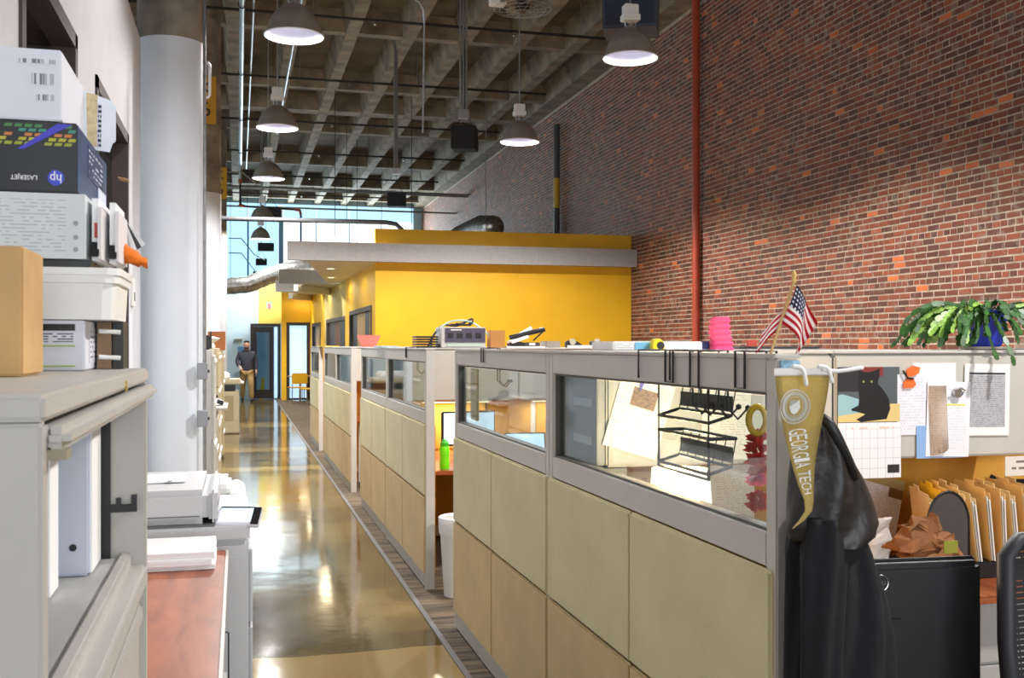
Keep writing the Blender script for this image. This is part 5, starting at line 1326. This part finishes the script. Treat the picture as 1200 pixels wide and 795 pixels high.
for k in range(4):
    z0 = z1 - .285
    d = obj('drawer', B(FX1 - .03, FX1 - .012, FY0 + .02, FY1 - .02, z0, z1 - .07), m_cab, t, bev=.004)
    obj('drawer_rim', B(FX1 - .03, FX1 + .002, FY0 + .015, FY1 - .015, z1 - .036, z1), m_cab, d, bev=.005)
    obj('pull_recess', B(FX1 - .03, FX1 - .024, FY0 + .02, FY1 - .02, z1 - .07, z1 - .036), m_cabin, d)
    obj('pull_lip', B(FX1 - .03, FX1 - .004, FY0 + .25, FY1 - .04, z1 - .1, z1 - .068), m_cab, d, bev=.005)
    z1 = z0 - .008
# white binders in the open compartment
m_bind = M('pale_binder', (206, 212, 226), .5)
for k, (x0, x1, y0, y1, h, lab) in enumerate(((-.46, -.276, 1.68, 1.78, .25, 'pale binder half hidden at the left inside the open file compartment'), (-.44, -.2385, 1.85, 1.99, .26, 'wide pale binder with a finger hole inside the open file compartment'))):
    b_ = thing('ring_binder', lab, 'binder', ((x0 + x1) / 2, (y0 + y1) / 2, 1.237), group='pale binders in the file cabinet')
    obj('cover', B(x0, x1, y0, y1, 1.237, 1.237 + h), m_bind, b_, bev=.004)
    obj('cover_edge', B(x1, x1 + .002, y0 + .012, y1 - .012, 1.24, 1.234 + h), m_paper, b_)
    if k == 1: obj('finger_hole', tube(NB(), [((x0 + x1) / 2 + .075, y0 - .0015, 1.285), ((x0 + x1) / 2 + .075, y0 + .0005, 1.285)], .006, 14), m_blackm, b_)
# stack of boxes on the file cabinet
SY = 1.83
tag(obj('kraft_box', B(-.53, -.276, 1.5, 1.65, FZ + .001, 1.752), m_card, bev=.003), 'plain brown cardboard box at the left picture edge on the file cabinet', 'box')
t = thing('printed_box', 'white product box with green lines under the plastic tub', 'box', (-.36, 1.93, FZ))
obj('carton', B(-.48, -.243, SY, 2.03, FZ + .001, 1.661), M('white_carton', (214, 216, 226), .6), t, bev=.002)
obj('black_header', B(-.4, -.258, SY - .001, SY, 1.644, 1.655), m_blackp, t)
obj('print_block', B(-.4, -.258, SY - .001, SY, 1.625, 1.642), print_mat('carton_print', (214, 216, 226), (90, 92, 110), 4, 7, .02, .5, .7), t)
for z in (1.618, 1.585): obj('green_line', B(-.4, -.258, SY - .001, SY, z, z + .0022), M('green_line', (150, 180, 70), .6), t)
obj('side_print', B(-.2425, -.2420, 1.88, 1.98, 1.59, 1.65), print_mat('carton_side_print', (214, 216, 226), (120, 122, 140), 7, 3, .08, .4, .7, ax=(1, 2)), t)
t = thing('plastic_tub', 'white plastic tub with a wide rim in the middle of the stack', 'tub', (-.36, 1.93, 1.662))
rings = []
for z, o_ in ((1.6625, .006), (1.722, .003), (1.7225, -.002), (1.735, -.002), (1.7355, -.005), (1.747, -.005)):
    x0, x1, y0, y1 = -.52 + o_, -.192 - o_, SY - .01 + o_, 2.04 - o_; c = .02
    rings.append([(x0 + c, y0, z), (x1 - c, y0, z), (x1 - c * .3, y0 + c * .3, z), (x1, y0 + c, z), (x1, y1 - c, z), (x1 - c * .3, y1 - c * .3, z), (x1 - c, y1, z), (x0 + c, y1, z), (x0 + c * .3, y1 - c * .3, z), (x0, y1 - c, z), (x0, y0 + c, z), (x0 + c * .3, y0 + c * .3, z)])
obj('tub_body', loft(NB(), rings), m_wht, t)
t = thing('magazine_file', 'brown cardboard magazine file with white clips beside the printed box', 'file', (-.21, 1.95, FZ))
obj('divider', B(-.238, -.215, 1.94, 2.02, FZ + .001, 1.661), M('brown_divider', (128, 104, 80), .8), t)
obj('divider', B(-.213, -.196, 1.95, 2.02, FZ + .001, 1.661), m_blackm, t)
for z in (1.6, 1.645): obj('clip', tube(NB(), [(-.235, 1.938, z), (-.2, 1.945, z - .002)], .004, 8), m_wht, t)
tag(obj('black_book', B(-.5, -.235, SY + .01, 2.0, 1.7475, 1.761), m_blackp, bev=.002), 'thin black book lying on the tub under the printed pages', 'book')
t = thing('page_stack', 'thick printed manual with upside down text under the dark printer box', 'manual', (-.4, 1.95, 1.762))
obj('page_block', B(-.53, -.243, SY, 2.05, 1.762, 1.868), print_mat('manual_print', (206, 212, 214), (172, 176, 182), 18, 16, .1, .3, .6), t)
for z in (1.777, 1.797, 1.82): obj('punch_hole', tube(NB(), [(-.257, SY - .0012, z), (-.257, SY - .0002, z)], .004, 10), M('hole_grey', (150, 152, 156), .6), t)
for k in range(2):
    x0 = -.236 + k * .022
    b_ = thing('document_bundle', ['upright bundle of white papers with a red corner beside the manual', 'second upright bundle of white papers by the grey folders'][k], 'papers', (x0, 1.95, 1.762))
    obj('sheets', B(x0, x0 + .01, SY + .03 + k * .05, 2.05, 1.762, 1.866), m_paper, b_)
    obj('sheets', B(x0 + .0105, x0 + .016, SY + .015 + k * .05, 2.04, 1.764, 1.85), M('off_white_paper', (214, 210, 212), .8), b_)
    if k == 0: obj('red_corner', B(x0 + .004, x0 + .009, SY + .028, SY + .03, 1.8, 1.825), M('red_tag', (190, 70, 56)), b_)
    obj('binder_clip', prism_yz(NB(), [(SY + .01 + k * .05, 1.768), (SY + .04 + k * .05, 1.768), (SY + .04 + k * .05, 1.785), (SY + .02 + k * .05, 1.792)], x0 + .001, x0 + .013), m_blackm, b_)
t = thing('folder_fan', 'fan of grey and white folders behind the paper bundles', 'folders', (-.16, 2.1, 1.762))
for k in range(4):
    obj('folder', box(NB(), -.03, .022, 0, .003, -.04, .04, Matrix.Translation((-.222 + k * .003, 2.06 + k * .012, 1.83)) @ Matrix.Rotation(R(-12 - k * 9), 4, 'Y')), [m_cabin, m_paper, m_blackm, m_paper][k], t)
rings = []
for k in range(16):
    s_ = k / 15; x = -.232 + .072 * s_; w = .022 * (1 - .8 * s_ ** .8) + .004; z = 1.803 - .034 * s_
    if s_ > .8: w = .009 * (s_ - .6) / .4
    rings.append([(x, 2.0 + .03 * math.cos(a) * (1 - .5 * s_), z + w * math.sin(a) + .003 * math.sin(a * 5 + k)) for a in [2 * PI * q / 18 for q in range(18)]])
tag(obj('orange_vest', loft(NB(), rings), m_orange, smooth=True), 'bunched orange fabric hanging out of the stack', 'cloth')
# dark printer cartridge box, upside down
t = thing('toner_box', 'dark blue black toner box standing upside down in the stack', 'box', (-.4, 2.03, 1.87))
TX = -.255
m_tbox = M('box_black', (18, 18, 26), .4)
obj('carton', B(-.62, TX, SY, 2.22, 1.87, 1.984), m_tbox, t, bev=.002)
obj('blue_side', B(TX, TX + .0008, SY + .004, 2.216, 1.873, 1.981), M('box_navy', (18, 48, 92), .45, var=.3, scale=18), t)
obj('side_text', B(TX + .0008, TX + .0014, 1.95, 2.16, 1.915, 1.972), print_mat('toner_side_print', (18, 44, 86), (190, 200, 214), 6, 5, .05, .35, .5, ax=(1, 2)), t)
obj('white_label', B(TX + .0014, TX + .003, 2.08, 2.19, 1.885, 1.915), M('label_white', (214, 222, 240), .6), t)
rn = random.Random(21)
for r in range(5):
    for k in range(12):
        if rn.random() < .25: continue
        x = -.44 + k * .015 + (r % 2) * .006; z = 1.974 - r * .0072
        if abs((x + .31) * .75 - (z - 1.955)) < .006: continue
        c = [(70, 130, 70), (60, 140, 120), (196, 120, 60), (180, 176, 50), (150, 160, 40)][r]
        obj('colour_chip', prism_xz(NB(), [(x, z), (x + .011, z), (x + .013, z + .005), (x + .002, z + .005)], SY - .0008, SY), M('chip_%d' % r, c, .5), t)
obj('light_streak', prism_xz(NB(), [(-.345, 1.938), (-.335, 1.938), (-.262, 1.981), (-.285, 1.981)], SY - .0012, SY - .0004), M('streak_blue', (64, 60, 190), .5), t)
em = obj('round_emblem', tube(NB(), [(-.287, SY - .0002, 1.893), (-.287, SY - .0012, 1.893)], .0125, 28), M('emblem_blue', (50, 70, 200), .4), t)
text('hp', .021, (-.287, SY - .0018, 1.8925), FLIP, m_paper, t, 'emblem_lettering', .9)
text('LASERJET', .0105, (-.335, SY - .001, 1.8925), FLIP, m_paper, t, 'lettering', .95)
obj('torn_tab', box(NB(), 0, .018, -.02, .02, 0, .0015, Matrix.Translation((TX + .03, 2.16, 1.945)) @ Matrix.Rotation(R(10), 4, 'Y')), m_card, t)
# white carton on top with an open flap
t = thing('white_carton', 'white carton with bar codes and a torn open flap on top of the stack', 'box', (-.4, 1.96, 1.986))
WX = -.279
obj('carton', B(-.6, WX, SY, 2.09, 1.986, 2.102), MATS['white_carton'], t, bev=.002)
fl_ = obj('open_flap', prism_xz(NB(), [(WX, 1.989), (WX + .045, 1.984), (WX + .05, 2.0), (WX + .056, 2.005), (WX + .056, 2.07), (WX + .05, 2.08), (WX, 2.098)], 2.088, 2.09), M('flap_white', (226, 232, 242), .6), t)
obj('torn_strip', prism_xz(NB(), [(WX + .006, 1.995), (WX + .022, 1.993), (WX + .024, 2.09), (WX + .004, 2.094)], 2.0865, 2.088), M('torn_card', (206, 188, 148), .8, var=.15, scale=60), fl_)
obj('hatched_strip', prism_xz(NB(), [(WX + .024, 1.993), (WX + .03, 1.993), (WX + .031, 2.072), (WX + .025, 2.075)], 2.0865, 2.088), print_mat('hatch_print', (196, 196, 206), (40, 40, 66), 9, 2, .0, .55, .9), fl_)
bar = print_mat('bar_code', (214, 216, 226), (120, 122, 130), 1, 14, .0, 1.0, .55)
for a, b, c, d in ((-.345, -.288, 2.078, 2.085), (-.325, -.29, 2.044, 2.062), (-.318, -.29, 2.018, 2.028)): obj('bar_code', B(a, b, SY - .0008, SY, c, d), bar, t)
# switch on the left wall
t = thing('wall_latch', 'small white thermostat on the left wall below the dark window', 'switch', (XL + .01, 7.9, 1.95))
obj('plate', B(XL, XL + .02, 7.86, 7.98, 1.9, 2.1), m_wht, t, bev=.004)
obj('slot', B(XL + .02, XL + .024, 7.9, 7.94, 1.94, 2.0), m_gask, t)

# ------------------------------------------------------------------ counter, paper, copier
t = thing('counter', 'low cabinet with a cherry wood top between the file and the copier', 'cabinet', (-.33, 2.9, 0))
obj('counter_top', B(-.66, -.04, 2.05, 3.72, .885, .915), m_wood, t, bev=.004)
obj('edge_band', B(-.04, -.032, 2.05, 3.72, .883, .914), m_frame, t)
obj('body', B(-.65, -.06, 2.07, 3.7, .03, .885), m_cab, t)
for k in range(2):
    for z0, z1 in ((.05, .32), (.33, .6), (.61, .87)):
        d = obj('drawer', B(-.06, -.045, 2.09 + k * .81, 2.88 + k * .81, z0, z1), m_cab, t, bev=.004)
        obj('handle', B(-.045, -.034, 2.3 + k * .81, 2.66 + k * .81, z1 - .05, z1 - .03), m_cabin, d)
obj('power_cable', tube(NB(), arc([(-.03, 3.2, .6), (-.012, 3.1, .45), (-.01, 3.05, .2), (-.02, 3.1, .02)], 18), .008, 6), M('grey_cable', (150, 148, 144), .5), t, smooth=True)
t = thing('paper_ream', 'thick stack of white paper on the cherry counter before the copier', 'paper', (-.25, 3.55, .916))
rn = random.Random(2)
for k in range(7):
    o_ = rn.uniform(-.006, .006)
    obj('paper_layer', B(-.52 + o_, -.075 + o_, 3.4 + o_, 3.68 + o_, .9165 + k * .008, .9165 + k * .008 + .0075), m_paper, t)

t = thing('copier', 'large light grey office copier beside the aisle', 'copier', (-.28, 4.15, 0))
KX = .05
m_copd = M('copier_seam', (96, 96, 98), .5)
obj('body', B(-.64, KX - .014, 3.78, 4.6, .03, .93), m_cop, t, bev=.012)
obj('shoulder', B(-.64, KX - .01, 3.77, 4.6, .932, .985), m_cop, t, bev=.01)
adf = obj('document_feeder', B(-.62, -.1, 3.8, 4.42, .992, 1.112), m_cop, t, bev=.022)
obj('feeder_end', B(-.1, -.07, 3.81, 4.42, .995, 1.11), m_cop, adf, bev=.012)
obj('feeder_seam', B(-.62, -.13, 3.797, 3.8, 1.02, 1.024), m_copd, adf)
obj('feeder_slot', B(-.0705, -.0685, 3.85, 4.0, 1.05, 1.065), m_copd, adf)
obj('scanner_gap', B(-.63, -.08, 3.79, 4.44, .985, .992), m_copd, t)
obj('output_sheet', box(NB(), -.29, .0, -.13, .13, 0, .003, Matrix.Translation((-.19, 4.15, 1.116)) @ Matrix.Rotation(R(-1), 4, 'Y')), m_paper, t)
obj('sheet_print', B(-.25, -.235, 4.0, 4.03, 1.121, 1.1215), m_copd, t)
cpm = Matrix.Translation((.0, 3.83, 1.0)) @ Matrix.Rotation(R(-16), 4, 'Z') @ Matrix.Rotation(R(40), 4, 'X') @ Matrix.Diagonal((.72, .75, 1, 1))
cp = obj('control_panel', box(NB(), -.1, .115, -.055, .055, .0, .02, cpm), M('panel_white', (226, 222, 230), .4), t, bev=.004)
obj('touch_screen', box(NB(), -.085, .075, -.035, .045, .02, .023, cpm), m_screen, cp)
obj('screen_bezel', box(NB(), .076, .113, -.05, .05, .019, .024, cpm), m_blackp, cp)
obj('screen_bezel', box(NB(), -.088, .078, .045, .053, .019, .024, cpm), m_blackp, cp)
obj('side_label', B(-.2, -.12, 3.769, 3.7705, .95, .975), M('label_grey', (186, 186, 188), .5), t)
obj('side_door', B(-.6, -.12, 3.772, 3.781, .1, .88), m_cop, t, bev=.004)
obj('corner_panel', B(-.1, KX - .016, 3.772, 3.781, .34, .88), m_cop, t, bev=.004)
obj('side_grip', B(-.085, -.03, 3.765, 3.774, .2, .62), m_cop, t, bev=.01)
obj('socket_plate', B(-.09, -.06, 3.768, 3.774, .66, .74), m_wht, t); obj('socket_hole', B(-.08, -.07, 3.765, 3.769, .71, .722), m_blackm, t); obj('socket_hole', B(-.08, -.07, 3.765, 3.769, .68, .692), m_blackm, t)
for z0, z1 in ((.05, .2), (.21, .36), (.37, .62), (.63, .9)):
    d = obj('paper_drawer', B(KX - .014, KX, 3.82, 4.56, z0, z1), m_cop, t, bev=.006)
    obj('drawer_grip', B(KX, KX + .003, 4.05, 4.33, z1 - .05, z1 - .03), m_copd, d)
fin = obj('finisher', B(-.5, .03, 4.62, 5.1, .03, .96), m_cop, t, bev=.02)
obj('finisher_lid', B(-.4, -.03, 4.66, 5.06, .96, 1.02), m_wht, fin, bev=.018)
obj('finisher_curve', tube(NB(), [(-.01, 4.62, .94), (-.01, 5.1, .94)], .045, 16), m_wht, fin, smooth='auto')
for x, y in ((-.58, 3.85), (-.02, 3.85), (-.58, 4.5), (-.02, 4.5)): obj('castor', tube(NB(), [(x - .012, y, .02), (x + .012, y, .02)], .02, 12), m_blackp, t)
# folded cart behind the copier
t = thing('folded_cart', 'folded aluminium cart with a black wheel behind the copier', 'cart', (-.2, 7.2, 0))
for z, x1 in ((.73, -.06), (.68, -.06), (.62, -.07)): obj('rail', B(-.36, x1, 7.18, 7.22, z, z + .03), m_alu, t, bev=.004)
for x in (-.34, -.16): obj('upright', B(x, x + .03, 7.19, 7.21, .02, .76), m_alu, t)
obj('wheel', tube(NB(), [(-.05, 7.17, .6), (-.05, 7.23, .6)], .035, 18), m_blackp, t, smooth='auto')
obj('wheel_fork', B(-.09, -.05, 7.19, 7.21, .59, .66), m_blackm, t)

# ------------------------------------------------------------------ row of tall cabinets behind the column
def tall_cab(y0, y1, h, label, x1=-.2, mat=None, n=4):
    mat = mat or m_cab
    t = thing('tall_file', label, 'cabinet', (-.5, (y0 + y1) / 2, 0), group='tall files behind the column')
    obj('body', B(-.68, x1 - .02, y0, y1, .02, h), mat, t, bev=.004)
    zz = .06; dh = (h - .1) / n
    for k in range(n):
        d = obj('drawer', B(x1 - .02, x1, y0 + .01, y1 - .01, zz, zz + dh - .01), mat, t, bev=.004)
        obj('drawer_pull', B(x1, x1 + .012, y0 + .15, y1 - .15, zz + dh - .07, zz + dh - .045), m_wht, d)
        zz += dh
    return t
tall_cab(9.3, 10.25, 1.58, 'tall grey file right behind the white column, black speaker on top')
tall_cab(10.28, 11.2, 1.0, 'low file between the taller ones behind the column', n=3)
tall_cab(11.6, 12.55, 1.585, 'tall beige file second behind the column, flared pot on top', mat=m_cop2)
tall_cab(12.58, 13.5, 1.585, 'tall beige file third behind the column', mat=m_cop2)
tall_cab(15.4, 16.3, 1.55, 'tall file farthest along the left, brown box on top', mat=m_cop2)
t = thing('desk_speaker', 'black speaker set on the first tall file behind the column', 'speaker', (-.3, 9.6, 1.58))
obj('cabinet', B(-.34, -.24, 9.5, 9.65, 1.581, 1.71), m_blackp, t, bev=.008)
obj('face', B(-.24, -.225, 9.52, 9.63, 1.59, 1.745), m_blackp, t, bev=.004)
obj('small_box', B(-.42, -.35, 9.5, 9.6, 1.581, 1.64), m_blackp, t, bev=.006)
t = thing('black_phone', 'black desk phone on the low file behind the column', 'phone', (-.3, 10.8, 1.0))
obj('phone_base', box(NB(), -.1, .1, -.1, .1, 0, .04, Matrix.Translation((-.24, 10.75, 1.06)) @ Matrix.Rotation(R(18), 4, 'Y')), m_blackp, t, bev=.006)
obj('handset', tube(NB(), [(-.3, 10.64, 1.12), (-.25, 10.63, 1.14), (-.2, 10.64, 1.11)], .022, 8), m_blackp, t, smooth=True)
tag(obj('file_ledge', B(-.68, -.1, 10.27, 11.25, 1.002, 1.025), m_cab, bev=.003), 'projecting grey ledge over the low file', 'shelf')
tag(obj('flared_pot', lathe(NB(), [(.05, 0), (.06, .02), (.045, .06), (.1, .1), (.11, .11), (.04, .13)], (-.3, 11.9, 1.586), 20, True, True), m_wht, smooth='auto'), 'white flared pot on the second tall file', 'pot')
tag(obj('brown_carton', B(-.42, -.18, 15.5, 15.9, 1.551, 1.82), M('brown_carton', (150, 88, 44), .7), bev=.004), 'brown box on the farthest tall file', 'box')
# second copier, beige
t = thing('copier', 'beige copier standing farther down the aisle before the walking man', 'copier', (-.3, 20.1, 0))
obj('body', B(-.75, .02, 19.7, 20.5, .004, .78), m_cop2, t, bev=.02)
obj('side_panel', B(-.6, -.08, 19.69, 19.7, .25, .7), M('copier_side_tan', (150, 134, 98), .6), t)
obj('dark_gap', B(-.72, -.05, 19.72, 20.48, .78, .9), m_blackp, t)
obj('scanner', B(-.78, .05, 19.7, 20.5, .9, 1.0), m_cop2, t, bev=.02)
obj('paper_tray', box(NB(), -.25, .1, -.2, .2, 0, .03, Matrix.Translation((-.0, 20.1, .93)) @ Matrix.Rotation(R(10), 4, 'Y')), m_wht, t)
obj('feeder', B(-.75, -.15, 19.75, 20.4, 1.0, 1.12), m_wht, t, bev=.03)
# ------------------------------------------------------------------ far end: chairs, table, person
m_ych = M('yellow_seat', (214, 164, 30), .5)
def cafe_chair(x, y, rz, label):
    t = thing('cafe_chair', label, 'chair', (x, y, 0), rz, 'yellow chairs by the glass door')
    obj('seat', B(-.22, .22, -.22, .22, .43, .46), m_ych, t, bev=.01)
    obj('backrest', prism_xz(NB(), [(-.22, .55), (.22, .55), (.23, .8), (.18, .85), (-.18, .85), (-.23, .8)], -.24, -.21), m_ych, t, bev=.008)
    for sx in (-1, 1):
        obj('leg', tube(NB(), [(sx * .2, .2, .44), (sx * .21, .21, .005)], .012, 6), m_chrome, t)
        obj('leg', tube(NB(), [(sx * .2, -.23, .84), (sx * .2, -.21, .44), (sx * .21, -.24, .005)], .012, 6), m_chrome, t)
    return t
cafe_chair(1.6, 29.7, R(14), 'yellow chair left of the small table by the lit glass door')
cafe_chair(1.86, 28.6, R(70), 'yellow chair nearer the cubicles, half hidden by the last partition')
t = thing('cafe_table', 'small round table between the yellow chairs', 'table', (1.74, 30.8, 0))
obj('table_top', lathe(NB(), [(.35, .71), (.36, .72), (.36, .735), (.0, .735)], (1.74, 30.8, 0), 28, True), M('table_tan', (196, 150, 110), .4), t)
obj('pedestal', lathe(NB(), [(.22, .006), (.22, .02), (.03, .04), (.03, .71)], (1.74, 30.8, 0), 20, True), m_chrome, t, smooth='auto')
tag(obj('reflection_board', prism_xz(NB(), [(.62, .0), (.76, .0), (.8, .6), (.72, .62)], 33.2, 33.24), M('board_yellow', (232, 190, 20), .5)), 'yellow board standing in for chair reflections in the black glass door', 'sign')  # solid board imitates the yellow chairs reflected in the door glass
tag(obj('wall_shelf', B(-.12, .12, 32.2, 32.42, 1.78, 1.82), m_cabin), 'small grey shelf on the pale blue wall behind the man', 'shelf')
sheet('wall_notice', .08, 32.425, 1.45, .18, .26, 0, M('notice_blue', (90, 140, 190), .6), 'blue notice on the pale blue wall beside the man')

# walking man --------------------------------------------------------------
m_skin = M('skin', (196, 150, 128), .6)
m_jack = M('charcoal_jacket', (52, 54, 66), .8, var=.1, scale=8)
m_khaki = M('khaki_cloth', (150, 124, 76), .85, var=.1, scale=8)
m_hair = M('dark_hair', (44, 32, 26), .8)
t = thing('person', 'bearded man in charcoal jacket and khaki trousers walking up the aisle', 'person', (.24, 31.3, 0), R(0))
# +x is the picture right, -y towards the camera
V = []; E_ = []; RR = []
def add(p, r, par=None):
    V.append(p); RR.append(r); i = len(V) - 1
    if par is not None: E_.append((par, i))
    return i
pel = add((0, 0, .93), (.11, .09)); ch1 = add((0, .0, 1.12), (.12, .09), pel); ch2 = add((0, .01, 1.32), (.14, .1), ch1); nb = add((0, .0, 1.45), (.07, .07), ch2); nk = add((0, -.01, 1.5), (.055, .055), nb)
h1 = add((0, -.03, 1.56), (.08, .092), nk); h2 = add((0, -.03, 1.64), (.095, .11), h1); h3 = add((0, -.025, 1.71), (.08, .09), h2)
def arm(s, el, wr, hd):
    a = add((s * .19, .01, 1.38), .062, ch2); b = add(el, .047, a); c = add(wr, .03, b)
    d = Vector(wr); e = Vector(hd); f = (e - d); pm = d + f * .45
    p = add(tuple(pm), (.036, .022), c)
    n = f.normalized(); sd = Vector((0, -1, 0)) if abs(n.y) < .7 else Vector((1, 0, 0))
    for k, (o_, L) in enumerate(((-.026, .07), (-.009, .082), (.009, .078), (.026, .062))):
        q = pm + n * .045 + sd * o_; r1 = add(tuple(q), .009, p); q2 = q + n * L * .5 + Vector((-s * .004, 0, 0)); r2 = add(tuple(q2), .0085, r1); add(tuple(q2 + n * L * .5 + Vector((-s * .014, 0, 0))), .007, r2)
    q = pm + sd * .034 + n * .005; r1 = add(tuple(q), .011, p); add(tuple(q + n * .04 + sd * .014), .009, r1)
arm(-1, (-.265, -.02, 1.14), (-.2, -.18, 1.0), (-.16, -.26, .95))
arm(1, (.265, .05, 1.13), (.27, -.02, .9), (.265, -.06, .77))
def leg(s, kn, an, toe):
    a = add((s * .09, 0, .86), .085, pel); b = add(kn, .065, a); c = add(an, .042, b); d = add((an[0], an[1] - .03, .045), .045, c); add(toe, .035, d)
leg(-1, (-.1, .06, .5), (-.11, .3, .16), (-.12, .2, .05))
leg(1, (.12, -.2, .5), (.14, -.22, .1), (.155, -.42, .04))
body = skin_mesh(V, E_, RR, 0, 2); mesh_obj('body', body, m_skin, t)
def cloth(name, pts, edges, rad, mat):
    return mesh_obj(name, skin_mesh(pts, edges, rad, 0, 2), mat, t)
cloth('jacket', [(0, 0, .8), (0, 0, .95), (0, 0, 1.12), (0, .01, 1.33), (0, 0, 1.44), (0, -.005, 1.53), (-.2, .01, 1.38), (-.27, -.02, 1.14), (-.205, -.17, 1.0), (.2, .01, 1.38), (.27, .05, 1.13), (.272, -.01, .89)],
      [(0, 1), (1, 2), (2, 3), (3, 4), (4, 5), (3, 6), (6, 7), (7, 8), (3, 9), (9, 10), (10, 11)], [(.2, .15), (.195, .15), (.19, .148), (.2, .15), (.105, .1), (.075, .075), .08, .068, .05, .08, .068, .052], m_jack)
cloth('trousers', [(0, 0, .92), (-.095, 0, .83), (-.105, .06, .5), (-.112, .3, .1), (.095, 0, .83), (.122, -.2, .5), (.142, -.22, .05)],
      [(0, 1), (1, 2), (2, 3), (0, 4), (4, 5), (5, 6)], [(.165, .125), .118, .09, .07, .118, .09, .072], m_khaki)
for s_, a in ((-1, (-.115, .27, .05)), (1, (.148, -.24, .045))):
    cloth('shoe', [a, (a[0], a[1] - .12, .045), (a[0] + s_ * .006, a[1] - .2, .04)], [(0, 1), (1, 2)], [.05, .05, .038], m_blackp)
cloth('hair', [(0, .0, 1.735), (0, -.055, 1.75), (0, .05, 1.68), (0, .055, 1.6), (-.07, .0, 1.69), (.07, .0, 1.69)], [(0, 1), (0, 2), (2, 3), (0, 4), (0, 5)], [(.085, .06), (.06, .035), (.08, .06), (.06, .04), .03, .03], m_hair)
cloth('beard', [(0, -.105, 1.55), (-.06, -.07, 1.57), (.06, -.07, 1.57), (0, -.09, 1.51)], [(0, 1), (0, 2), (0, 3)], [.045, .034, .034, .036], m_hair)
cloth('nose', [(0, -.13, 1.645), (0, -.145, 1.62)], [(0, 1)], [.013, .018], m_skin)
for s_ in (-1, 1):
    cloth('eye', [(s_ * .036, -.125, 1.655), (s_ * .036, -.129, 1.654)], [(0, 1)], [.009, .008], m_blackp)
    cloth('ear', [(s_ * .094, -.02, 1.65), (s_ * .096, -.015, 1.61)], [(0, 1)], [.016, .012], m_skin)
cloth('mouth', [(-.02, -.142, 1.58), (.02, -.142, 1.58)], [(0, 1)], [.008, .008], M('lip', (160, 96, 86), .5))
tag(obj('paper_cup', lathe(NB(), [(.03, 0), (.038, .09), (.034, .09), (.027, .008)], (.06, 31.02, .93), 16, True), m_paper), 'white paper cup in the hand of the walking man', 'cup')
print('bricks as parts:', near)
